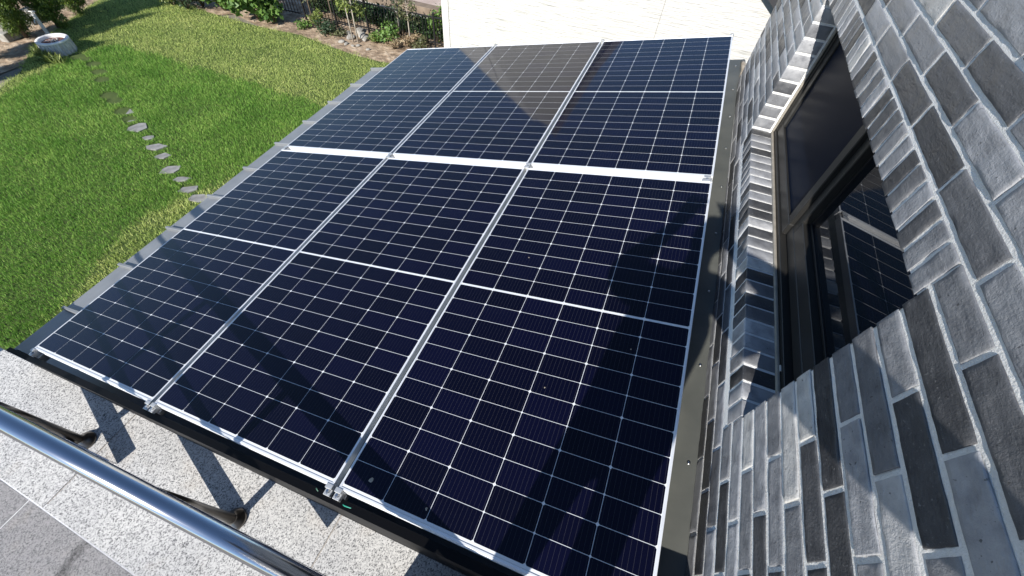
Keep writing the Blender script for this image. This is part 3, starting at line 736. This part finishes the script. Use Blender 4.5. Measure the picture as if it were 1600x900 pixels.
mgrid((XM, WY1-0.006, WZ0), (3.0, 0, 0), (0, 0, WZ1-WZ0), 0.3, (0, 1, 0))
mgrid((XM, WY0, WZ1), (0, WY1-WY0, 0), (3.0, 0, 0), 0.4, (0, 0, 1))
mgrid((XM, WY0, WZ0), (0, 0, WZ1-WZ0), (3.0, 0, 0), 0.4, (0, -1, 0))
MVn = np.concatenate(MV); MQn = np.concatenate(MQ)+len(V)
me = mesh_np('wall', np.concatenate([V, MVn]), np.concatenate([Q, MQn]))
at_ = me.attributes.new('tone', 'FLOAT', 'FACE')
at_.data.foreach_set('value', np.concatenate([T, np.zeros(len(MQn), np.float32)]))
wall = link('wall', me, [M['brick'], M['mortar']], house, True)
me.polygons.foreach_set('material_index', np.concatenate([np.zeros(len(Q), np.int32), np.ones(len(MQn), np.int32)]))
# plain lower wall of the house under the brick zone (down to the garden)
bm = bmesh.new(); box(bm, (XW+0.03, WY0, GZ-0.05), (XW+3.0, WY1-0.02, WZ0-0.002)); obj('lower_wall', bm, M['plinth'], house)

# ---- window
win = bpy.data.objects.new('window', None); COL.objects.link(win); win.parent = house
def ring(bm, y0, y1, z0, z1, x0, x1, w, bev=0.002, wy=None):
    wy = wy or w
    box(bm, (x0, y0, z0), (x1, y1, z0+w), bev); box(bm, (x0, y0, z1-w), (x1, y1, z1), bev)
    box(bm, (x0+0.0015, y0, z0+w+0.0005), (x1, y0+wy, z1-w-0.0005), bev); box(bm, (x0+0.0015, y1-wy, z0+w+0.0005), (x1, y1, z1-w-0.0005), bev)
FX = 3.604
bm = bmesh.new(); ring(bm, OY0-0.01, OY1+0.01, OZ0-0.012, OZ1+0.012, FX, FX+0.10, 0.040); obj('frame', bm, M['win_frame'], win)
MY = 1.63
bm = bmesh.new(); ring(bm, MY-0.025, OY1-0.032, OZ0+0.030, OZ1-0.030, FX+0.008, FX+0.045, 0.058, 0.003); obj('fixed_frame', bm, M['win_frame'], win)
bm = bmesh.new(); box(bm, (FX+0.020, MY+0.02, OZ0+0.07), (FX+0.026, OY1-0.07, OZ1-0.07)); obj('fixed_panel', bm, M['screen'], win)
bm = bmesh.new(); box(bm, (FX+0.090, OY0+0.028, OZ0+0.029), (FX+0.098, MY-0.0255, OZ1-0.029)); box(bm, (FX+0.060, MY-0.0254, OZ0+0.029), (FX+0.064, OY1-0.03, OZ1-0.029)); obj('track', bm, M['win_black'], win)
bm = bmesh.new(); ring(bm, OY0+0.034, MY-0.028, OZ0+0.036, OZ1-0.036, FX+0.026, FX+0.085, 0.050, 0.003); box(bm, (FX+0.0262, OY0+0.0845, OZ0+0.0865), (FX+0.0848, MY-0.0785, OZ0+0.150), 0.002); obj('sash', bm, M['win_frame'], win)
bm = bmesh.new(); ring(bm, OY0+0.086, MY-0.080, OZ0+0.151, OZ1-0.088, FX+0.056, FX+0.08, 0.010, 0.001); obj('gasket', bm, M['win_black'], win)
bm = bmesh.new(); box(bm, (FX+0.062, OY0+0.097, OZ0+0.162), (FX+0.070, MY-0.091, OZ1-0.099)); obj('pane', bm, M['glass'], win)
bm = bmesh.new(); box(bm, (FX-0.004, 0.86, OZ0+0.008), (FX-0.0005, 0.885, OZ0+0.014)); obj('drain_cap', bm, M['white_trim'], win)
bm = bmesh.new()
box(bm, (FX-0.014, OY0, OZ0-0.006), (FX-0.001, OY1, OZ0+0.010), 0.004, 2); box(bm, (FX-0.014, OY1-0.009, OZ0+0.0105), (FX-0.001, OY1+0.002, OZ1), 0.004, 2)
obj('caulking', bm, M['caulk'], win)

# ================================================================== LEAN-TO CANOPY under the panels
canopy = thing('canopy_roof', 'grey standing seam lean-to roof carrying the solar panels', 'canopy', matrix=roof_mat())
RN = -0.250
bm = bmesh.new(); box(bm, (-0.674, -0.0335, RN-0.03), (3.555, 4.32, RN)); obj('roof_sheet', bm, M['roof_metal'], canopy)
for i in range(1, 11):
    tt = -0.127+i*0.4418
    if tt > 4.3: break
    bm = bmesh.new(); box(bm, (-0.694, tt-0.012, RN-0.028), (3.36, tt+0.012, RN+0.030), 0.004); obj('standing_seam', bm, M['roof_metal'], canopy)
bm = bmesh.new(); box(bm, (-0.72, -0.06, RN-0.13), (-0.68, 4.33, RN-0.004), 0.004); obj('gutter', bm, M['roof_metal'], canopy)
bm = bmesh.new(); box(bm, (3.30, -0.033, RN+0.001), (3.565, 4.315, RN+0.022), 0.006); obj('wall_flashing', bm, M['flashing'], canopy)
for i in range(10):
    bm = bmesh.new(); lathe(bm, [(0.007, 0.0), (0.007, 0.003), (0.005, 0.005), (0.0001, 0.005)], 10, (3.495, 0.12+i*0.45, RN+0.0222)); obj('screw', bm, M['bolt'], canopy, True)
bm = bmesh.new(); tube(bm, [(3.553+0.004*math.sin(i*1.7), -0.04+i*0.1, RN+0.028+0.003*math.sin(i*2.3)) for i in range(44)], [0.016+0.005*math.sin(i*1.3)*math.sin(i*0.7) for i in range(44)], 10)
obj('sealant_bead', bm, M['sealant'], canopy, True)
# dark fascia closing the near end, down to the balcony edge
bm = bmesh.new()
def wp(s, tt, n): return Vector(B @ np.array([s, tt, n]))
a, b = wp(-0.50, 0, -0.030), wp(3.56, 0, -0.030)
yy = -0.0655
vs = [(-0.50, yy, -0.75), (b.x-0.02, yy, -0.75), (b.x-0.02, yy, b.z), (0.0, yy, wp(0, 0, -0.030).z), (-0.02, yy, -0.20), (-0.50, yy, a.z-0.14)]
f0 = [bm.verts.new(v_) for v_ in vs]; f1 = [bm.verts.new((v_[0], yy+0.03, v_[2])) for v_ in vs]
bm.faces.new(f0); bm.faces.new(f1[::-1])
for i in range(len(vs)):
    j = (i+1) % len(vs); bm.faces.new((f0[j], f0[i], f1[i], f1[j]))
bmesh.ops.recalc_face_normals(bm, faces=bm.faces)
fo = obj('end_fascia', bm, M['black_fascia'])
fo.parent = canopy; fo.matrix_parent_inverse = roof_mat().inverted()
for s0 in (-0.45, 3.2):
    for tt in (0.2, 4.1):
        p = wp(s0, tt, RN-0.03); bm = bmesh.new(); box(bm, (p.x-0.05, p.y-0.05, GZ-0.05), (p.x+0.05, p.y+0.05, p.z-0.02), 0.006)
        o = obj('post', bm, M['roof_metal']); o.parent = canopy; o.matrix_parent_inverse = roof_mat().inverted()

# ================================================================== SOLAR PANELS
PW, PL, GU, GV = 1.134, 2.094, 0.01287, 0.0459
FW = 0.009
def panel_frame():
    bm = bmesh.new(); w0, w1 = 0.007, PW-0.005
    D = 0.034
    for (lo, hi) in (((w0, 0, -D), (w1, FW, 0)), ((w0, PL-FW, -D), (w1, PL, 0)), ((w0, FW+0.0003, -D), (w0+FW, PL-FW-0.0003, -0.0004)), ((w1-FW, FW+0.0003, -D), (w1, PL-FW-0.0003, -0.0004))):
        box(bm, lo, hi, 0.0012, 2)
    for zz in (-0.012, -0.021):                  # extruded grooves on the outer faces
        box(bm, (w0+0.002, -0.0025, zz-0.0022), (w1-0.002, 0.0005, zz+0.0022), 0.0006)
    box(bm, (w0, -0.0045, -D-0.0005), (w1, 0.018, -D+0.003), 0.0006)
    return bm
mx = 0.016; my = (PL-(22*.091+20*.002+.012))/2
def cell_mesh():
    V, Q, T = [], [], []
    ch = 0.0055
    for c in range(6):
        for r in range(22):
            x0 = mx+c*0.184; y0 = my+r*0.093+(0.010 if r > 10 else 0)
            x1, y1 = x0+0.182, y0+0.091
            # half cells: two chamfered corners, alternating edge
            top = (r % 2 == 1)
            if r > 10: top = not top
            cb, ctp = (0.0035, ch) if top else (ch, 0.0035)
            pts = [(x0+cb, y0), (x1-cb, y0), (x1, y0+cb), (x1, y1-ctp), (x1-ctp, y1), (x0+ctp, y1), (x0, y1-ctp), (x0, y0+cb)]
            i = len(V); V += [(a_, b_, -0.0018) for a_, b_ in pts]; Q.append(list(range(i, i+8))); T.append(rng.random())
    me = mesh_np('cells', V, Q)
    a_ = me.attributes.new('tone', 'FLOAT', 'FACE'); a_.data.foreach_set('value', np.array(T, np.float32))
    return me
fme = bpy.data.meshes.new('frame'); bm = panel_frame(); bm.to_mesh(fme); bm.free(); fme.materials.append(M['alu'])
bme = bpy.data.meshes.new('backsheet'); bm = bmesh.new(); box(bm, (0.0155, FW+0.0005, -0.006), (PW-0.0135, PL-FW-0.0005, -0.0023)); bm.to_mesh(bme); bm.free(); bme.materials.append(M['backsheet'])
rme = bpy.data.meshes.new('ribbon'); bm = bmesh.new()
box(bm, (mx+0.01, PL/2-0.0045, -0.0022), (PW-mx-0.01, PL/2-0.0020, -0.0017)); box(bm, (mx+0.01, PL/2+0.0020, -0.0022), (PW-mx-0.01, PL/2+0.0045, -0.0017))
bm.to_mesh(rme); bm.free(); rme.materials.append(M['alu'])
names = {(0, 0): 'near left solar panel between the lawn and the granite ledge',
         (1, 0): 'near middle solar panel beside the granite ledge',
         (2, 0): 'near right solar panel along the brick wall, largest in view',
         (0, 1): 'far left solar panel bordering the lawn and the ivory house',
         (1, 1): 'far middle solar panel with the grey gable reflection',
         (2, 1): 'far right solar panel beside the brick wall and ivory house'}
for (c, r), lab in names.items():
    t = thing('solar_panel', lab, 'solar panel', group='solar panels on the canopy', matrix=roof_mat(c*(PW+GU), r*(PL+GV), 0))
    link('frame', fme, None, t); link('backsheet', bme, None, t)
    cm = cell_mesh(); link('cells', cm, M['cell'], t)
    link('ribbon', rme, None, t)
    if (c, r) == (2, 0): near_right = t

# dried droppings on the near right panel
for c_, (u_, v_) in enumerate(((0.115, 0.066), (0.37, 0.052), (0.62, 0.61), (0.30, 1.30), (0.91, 0.88))):
    bm = bmesh.new(); rr_ = (0.010, 0.007, 0.004, 0.004, 0.0035)[c_]
    vs = [bm.verts.new((rr_*random.uniform(.3, 1.2)*math.cos(a), rr_*random.uniform(.3, 1.2)*math.sin(a), 0)) for a in np.linspace(0, 6.0, 9)]
    bm.faces.new(vs); ex = bmesh.ops.extrude_face_region(bm, geom=list(bm.faces))
    for g_ in ex['geom']:
        if isinstance(g_, bmesh.types.BMVert): g_.co.z = 0.0008
    bmesh.ops.recalc_face_normals(bm, faces=bm.faces)
    o = obj('dirt_spot', bm, M['sealant']); o.parent = near_right; o.location = (u_, v_, -0.0016)

# mounting rails, clamps, earth wire
RS = [0.03, PW+GU/2-0.0, 2*(PW+GU)-GU/2+0.0, 3*PW+2*GU-0.035]
rl = ['leftmost mounting rail under the outer panel edge above the lawn', 'mounting rail in the gap between left and middle panels', 'mounting rail in the gap between middle and right panels', 'rightmost mounting rail beside the wall flashing']
for s0, lab in zip(RS, rl):
    bm = bmesh.new(); box(bm, (s0-0.022, -0.045, -0.075), (s0-0.004, 4.262, -0.0365), 0.002); box(bm, (s0+0.004, -0.045, -0.075), (s0+0.022, 4.262, -0.0365), 0.002); box(bm, (s0-0.022, -0.044, -0.080), (s0+0.022, 4.261, -0.0755), 0.001)
    o = obj('mounting_rail', bm, M['alu_rail']); o.matrix_world = roof_mat(); props(o, lab, 'rail', 'rails under the solar panels')
def clamp(s0, t0, lab, flip=1, near=True):
    t = thing('panel_clamp', lab, 'clamp', group='clamps holding the panels', matrix=roof_mat(s0, t0, 0))
    bm = bmesh.new()
    box(bm, (-0.0155, -0.034*flip if flip > 0 else 0.0005, -0.036), (0.0155, -0.0005 if flip > 0 else 0.034, -0.010), 0.0015)
    if near: box(bm, (-0.0155, -0.012, -0.0095), (0.0155, 0.006, 0.003), 0.0012)
    box(bm, (-0.019, -0.036, -0.060), (0.019, -0.004, -0.0365), 0.002)
    obj('bracket', bm, M['zinc'], t)
    bm = bmesh.new(); lathe(bm, [(0.0075, -0.011), (0.0075, -0.0045), (0.006, -0.003), (0.0001, -0.003)], 6, (0, -0.018, 0)); lathe(bm, [(0.010, -0.0105), (0.010, -0.0085), (0.0001, -0.0085)], 16, (0, -0.018, 0)); obj('bolt', bm, M['bolt'], t)
cl = [(0.018, 'end clamp at the near left corner of the panels above the lawn', -0.002), (RS[1]-0.02, 'left clamp of the pair below the gap of left and middle panels', 0), (RS[1]+0.022, 'right clamp of the pair below the gap of left and middle panels', 0),
      (RS[2]-0.024, 'left clamp of the pair at the near corner of the right panel', 0), (RS[2]+0.022, 'right clamp of the pair at the near corner of the right panel', 0)]
for s0, lab, dt in cl: clamp(s0, -0.004+dt, lab)
tj = PL+GV/2
for s0, lab in ((0.02, 'small clamp at the outer end of the joint between panel rows'), (RS[1], 'small clamp where the four left and middle panels meet'), (RS[2], 'small clamp where the four middle and right panels meet'), (RS[3]-0.0, 'small clamp at the wall end of the joint between panel rows')):
    t = thing('panel_clamp', lab, 'clamp', group='clamps holding the panels', matrix=roof_mat(s0, tj, 0))
    bm = bmesh.new(); box(bm, (-0.026, -0.021, -0.030), (0.026, 0.021, -0.005), 0.002); box(bm, (-0.018, -0.030, 0.0005), (0.018, -0.004, 0.0035), 0.001); box(bm, (-0.018, 0.004, 0.0005), (0.018, 0.030, 0.0035), 0.001); obj('bracket', bm, M['zinc'], t)
    bm = bmesh.new(); lathe(bm, [(0.0075, -0.005), (0.0075, 0.003), (0.0001, 0.0035)], 6); obj('bolt', bm, M['bolt'], t)
for s0, lab in ((RS[1], 'far end clamp between left and middle panels before the ivory wall'), (RS[2], 'far end clamp between middle and right panels before the ivory wall'), (RS[3]+0.02, 'far end clamp at the panel corner next to the brick wall')):
    t = thing('panel_clamp', lab, 'clamp', group='clamps holding the panels', matrix=roof_mat(s0, 2*PL+GV, 0))
    bm = bmesh.new(); box(bm, (-0.016, 0.0005, -0.036), (0.016, 0.026, 0.004), 0.002); box(bm, (-0.016, -0.008, 0.0008), (0.016, 0.0, 0.004), 0.001); obj('bracket', bm, M['zinc'], t)
    bm = bmesh.new(); lathe(bm, [(0.006, 0.004), (0.006, 0.010), (0.0001, 0.011)], 6, (0, 0.012, 0)); obj('bolt', bm, M['bolt'], t)
M['wire'] = mat('green_insulation', (0.02, 0.25, 0.17), 0.4)
bm = bmesh.new(); tube(bm, [(0, 0, 0), (0.006, -0.004, 0.012), (0.02, -0.010, 0.030), (0.04, -0.012, 0.036), (0.065, -0.010, 0.033), (0.085, -0.006, 0.028)], 0.0022, 8)
o = obj('earth_wire', bm, M['wire'], None, True); o.matrix_world = roof_mat(RS[2]+0.024, -0.030, -0.060); props(o, 'green earth wire looping from the clamp pair to the right panel', 'wire')
bm = bmesh.new(); tube(bm, [(0, 0, 0), (-0.012, -0.004, 0.02), (-0.03, -0.006, 0.035), (-0.038, 0, 0.045)], 0.0022, 8)
o = obj('earth_wire', bm, mat('dull_green_insulation', (0.04, 0.12, 0.08), 0.5), None, True); o.matrix_world = roof_mat(RS[2]-0.045, -0.030, -0.062); props(o, 'short dark green wire left of the clamp pair at the right panel', 'wire')

# ================================================================== BALCONY LEDGE, FLOOR, RAILING
CZ = -0.10
yj = [(-1.4, -0.455), (0.438, -0.545), (1.36, -0.605), (3.4, -0.72)]
def ynear(x):
    for (a, ya), (b, yb) in zip(yj[:-1], yj[1:]):
        if x <= b: return ya+(yb-ya)*(x-a)/(b-a)
    return yj[-1][1]
ledge = thing('granite_ledge', 'light speckled granite ledge at the foot of the railing', 'ledge', (0, 0, 0))
xs = [-1.40, -0.573, 0.76, 2.089, 3.40]
for a, b in zip(xs[:-1], xs[1:]):
    bm = bmesh.new(); ya, yb = ynear(a), ynear(b); g = 0.0025
    lo = [bm.verts.new(p) for p in ((a+g, ya, CZ-0.05), (b-g, yb, CZ-0.05), (b-g, -0.066, CZ-0.05), (a+g, -0.066, CZ-0.05))]
    hi = [bm.verts.new(p) for p in ((a+g, ya, CZ), (b-g, yb, CZ), (b-g, -0.066, CZ), (a+g, -0.066, CZ))]
    bm.faces.new(lo[::-1]); bm.faces.new(hi)
    for i in range(4): j = (i+1) % 4; bm.faces.new((lo[i], lo[j], hi[j], hi[i]))
    bmesh.ops.bevel(bm, geom=[e for e in bm.edges if e.verts[0].co.z > CZ-.01 and e.verts[1].co.z > CZ-.01], offset=0.0018, segments=2, affect='EDGES')
    obj('slab', bm, M['granite'], ledge)
bm = bmesh.new(); box(bm, (-1.4, -0.546, CZ-0.06), (3.44, -0.068, CZ-0.0035)); obj('joint_bed', bm, M['grout'], ledge)
bm = bmesh.new(); box(bm, (-1.38, -0.9, CZ-0.9), (3.45, -0.072, CZ-0.062)); obj('ledge_wall', bm, M['granite'], ledge)
# floor tiles behind the ledge, with white grout
bm = bmesh.new(); box(bm, (-1.4, -4.2, CZ-0.12), (3.44, -0.548, CZ-0.0024))
props(obj('balcony_base', bm, M['grout_white']), kind='structure')
bm = bmesh.new()
fx = [-1.4, -0.55, 0.667, 1.885, 3.40]
for a, b in zip(fx[:-1], fx[1:]):
    rows = [(None, -1.15), (-1.156, -1.75), (-1.756, -2.35), (-2.356, -4.2)]
    for top, bot in rows:
        ta, tb = (ynear(a)-0.006, ynear(b)-0.006) if top is None else (top, top)
        v4 = [(a+.003, bot), (b-.003, bot), (b-.003, tb), (a+.003, ta)]
        lo = [bm.verts.new((x, y, CZ-0.02)) for x, y in v4]; hi = [bm.verts.new((x, y, CZ-0.001)) for x, y in v4]
        bm.faces.new(hi)
        for i in range(4): j = (i+1) % 4; bm.faces.new((lo[i], lo[j], hi[j], hi[i]))
mt = M['granite_dark']
sx = N(mt, 'ShaderNodeSeparateXYZ'); vv_ = coords(mt, 'Object'); L(mt, vv_, sx.inputs[0])
wn = noise_tex(mt, vv_, 9, 4)
dd = mth(mt, 'ABSOLUTE', mth(mt, 'SUBTRACT', sx.outputs[0], mth(mt, 'MULTIPLY_ADD', wn, 0.12, 1.02)))
st = ramp(mt, mth(mt, 'ADD', mth(mt, 'MULTIPLY', dd, 9), mth(mt, 'MULTIPLY', noise_tex(mt, vv_, 60, 4), 0.9)), [(0.45, (0.40, 0.40, 0.40)), (0.85, (1, 1, 1))])
src = bsdf(mt).inputs['Base Color'].links[0].from_socket
L(mt, mix(mt, 1.0, src, st, 'MULTIPLY'), bsdf(mt).inputs['Base Color'])
fl = props(obj('balcony_floor', bm, mt), kind='structure')
bm = bmesh.new(); xs_ = np.linspace(-1.4, 3.4, 25)
for a, b in zip(xs_[:-1], xs_[1:]):
    bm.faces.new([bm.verts.new(p) for p in ((a, ynear(a)-0.0062, CZ-0.0016), (b, ynear(b)-0.0062, CZ-0.0016), (b, ynear(b)+0.0003, CZ-0.0016), (a, ynear(a)+0.0003, CZ-0.0016))])
props(obj('floor_joint', bm, M['grout_white']), kind='structure')

rail = thing('balcony_railing', 'polished stainless steel balcony railing above the granite ledge', 'railing', (0, 0, 0))
RY, RZ = -0.262, 0.80
bm = bmesh.new(); tube(bm, [(-1.3, RY, RZ), (3.36, RY, RZ)], 0.0305, 40); obj('handrail', bm, M['steel'], rail, True)
PX = [-1.31+0.98*i for i in range(5)]
PX = [-0.33, 0.651, 1.631, 2.61]
for x in PX:
    bm = bmesh.new(); tube(bm, [(x, -0.272, CZ+0.001), (x, -0.272, RZ-0.028)], 0.021, 24); p = obj('post', bm, M['steel_dark_refl'], rail, True)
    bm = bmesh.new(); lathe(bm, [(0.052, 0.0), (0.052, 0.006), (0.048, 0.012), (0.034, 0.026), (0.024, 0.034), (0.0215, 0.040)], 32, (x, -0.272, CZ+0.0005)); obj('base_flange', bm, M['steel_dark_refl'], rail, True)
for z, y in ((0.56, -0.2855), (0.42, -0.299)):
    bm = bmesh.new(); tube(bm, [(-1.3, y, z), (3.36, y, z)], 0.0135, 20); obj('lower_rail', bm, M['steel'], rail, True)
# unseen short raking bars added to cast the broad shadow bands on the ledge
for x, z in ((0.90, CZ+0.002), (1.60, CZ+0.002), (2.02, CZ+0.125)):
    L_ = 1.25 if x < 2 else 0.30
    yb = -0.295 if x < 2 else -0.325
    pts = [Vector((x, yb, z)), Vector((x-L_, yb, z+L_*0.252))]
    bm = bmesh.new(); d = (pts[1]-pts[0]); 
    h = 0.058
    q = [pts[0], pts[1], pts[1]+Vector((0, 0, h)), pts[0]+Vector((0, 0, h))]
    a = [bm.verts.new(v_) for v_ in q]; b = [bm.verts.new(v_+Vector((0, 0.006, 0))) for v_ in q]
    bm.faces.new(a); bm.faces.new(b[::-1])
    for i in range(4): j = (i+1) % 4; bm.faces.new((a[j], a[i], b[i], b[j]))
    bmesh.ops.recalc_face_normals(bm, faces=bm.faces)
    obj('shadow_bar', bm, M['steel'], rail)

# ================================================================== PERSON holding a phone, behind the view (throws the shadow on the right panels)
def person():
    J = {}; E_ = []; Rr = {}
    def j(n, p, r, par=None):
        J[n] = (len(J), p); Rr[n] = r
        if par: E_.append((J[par][0], J[n][0]))
    cx, cy, f = 2.90, -0.60, 0.60
    j('pelvis', (cx, cy, f+0.93), (0.20, 0.14))
    j('waist', (cx, cy, f+1.08), (0.20, 0.14), 'pelvis'); j('chest', (cx, cy, f+1.30), (0.225, 0.15), 'waist')
    j('neck0', (cx, cy, f+1.45), (0.07, 0.065), 'chest'); j('neck', (cx, cy+0.02, f+1.53), (0.055, 0.055), 'neck0')
    j('head', (cx, cy+0.04, f+1.60), (0.075, 0.085), 'neck'); j('crown', (cx, cy+0.05, f+1.71), (0.07, 0.085), 'head'); 
    for sg, n in ((-1, 'l'), (1, 'r')):
        k = 1.0 if sg < 0 else 1.58
        j('sh'+n, (cx+sg*0.17, cy, f+1.41), (0.10, 0.10), 'neck0')
        j('el'+n, (cx+sg*0.29*k, cy+0.18, f+(1.28 if sg < 0 else 1.46)), (0.078 if sg < 0 else 0.10, 0.078 if sg < 0 else 0.10), 'sh'+n)
        j('wr'+n, (cx+sg*0.14, cy+0.30, f+1.52), (0.033, 0.030), 'el'+n)
        j('pa'+n, (cx+sg*0.115, cy+0.33, f+1.60), (0.042, 0.024), 'wr'+n)
        for q in range(4):
            j('f%d'%q+n, (cx+sg*(0.13-0.026*q), cy+0.36, f+1.66), (0.010, 0.010), 'pa'+n)
            j('g%d'%q+n, (cx+sg*(0.105-0.026*q), cy+0.39, f+1.69-0.006*q), (0.008, 0.008), 'f%d'%q+n)
        j('th'+n, (cx+sg*0.06, cy+0.35, f+1.60), (0.011, 0.011), 'pa'+n)
        j('hip'+n, (cx+sg*0.09, cy, f+0.88), (0.09, 0.09), 'pelvis')
        j('kn'+n, (cx+sg*0.105, cy+0.02, f+0.49), (0.062, 0.062), 'hip'+n)
        j('an'+n, (cx+sg*0.11, cy-0.02, f+0.09), (0.042, 0.045), 'kn'+n)
        j('to'+n, (cx+sg*0.125, cy+0.15, f+0.04), (0.045, 0.035), 'an'+n)
    me = bpy.data.meshes.new('body'); me.from_pydata([p for _, p in J.values()], E_, []); me.update()
    t = thing('person', 'person in dark clothes standing at the railing with both arms raised', 'person', (0, 0, 0))
    mt = mat('clothes_and_skin', rough=0.85, spec=0.2)
    sx = N(mt, 'ShaderNodeSeparateXYZ'); L(mt, coords(mt, 'Object'), sx.inputs[0])
    L(mt, ramp(mt, mth(mt, 'DIVIDE', mth(mt, 'SUBTRACT', sx.outputs[2], f), 2.4),
        [(0.0, (0.05, 0.05, 0.05)), (0.05, (0.03, 0.04, 0.07)), (0.40, (0.06, 0.065, 0.075)), (0.625, (0.42, 0.27, 0.20))], 'CONSTANT'), bsdf(mt).inputs['Base Color'])
    o = link('body', me, mt, t)
    sk = o.modifiers.new('skin', 'SKIN'); sk.use_smooth_shade = True
    sv = me.skin_vertices[0].data
    for (i, _), n in zip(J.values(), J): sv[i].radius = Rr[n]; sv[i].use_root = (n == 'pelvis')
    sb = o.modifiers.new('subdivision', 'SUBSURF'); sb.levels = 2; sb.render_levels = 2
    bm = bmesh.new(); bmesh.ops.create_uvsphere(bm, u_segments=24, v_segments=14, radius=1)
    for v_ in list(bm.verts):
        if v_.co.z < -0.25 and v_.co.y > -0.1: bm.verts.remove(v_)
    for v_ in bm.verts: v_.co = Vector((cx+v_.co.x*0.092, cy+0.025+v_.co.y*0.108, f+1.70+v_.co.z*0.105))
    obj('hair', bm, mat('dark_hair', (0.012, 0.010, 0.009), 0.5), t, True)
person()
bm = bmesh.new(); box(bm, (2.45, -1.05, CZ-0.0005), (3.30, -0.40, 0.598), 0.008, 2)
props(obj('step_block', bm, M['granite_dark']), 'grey granite plinth block the person stands on behind the railing', 'plinth block')
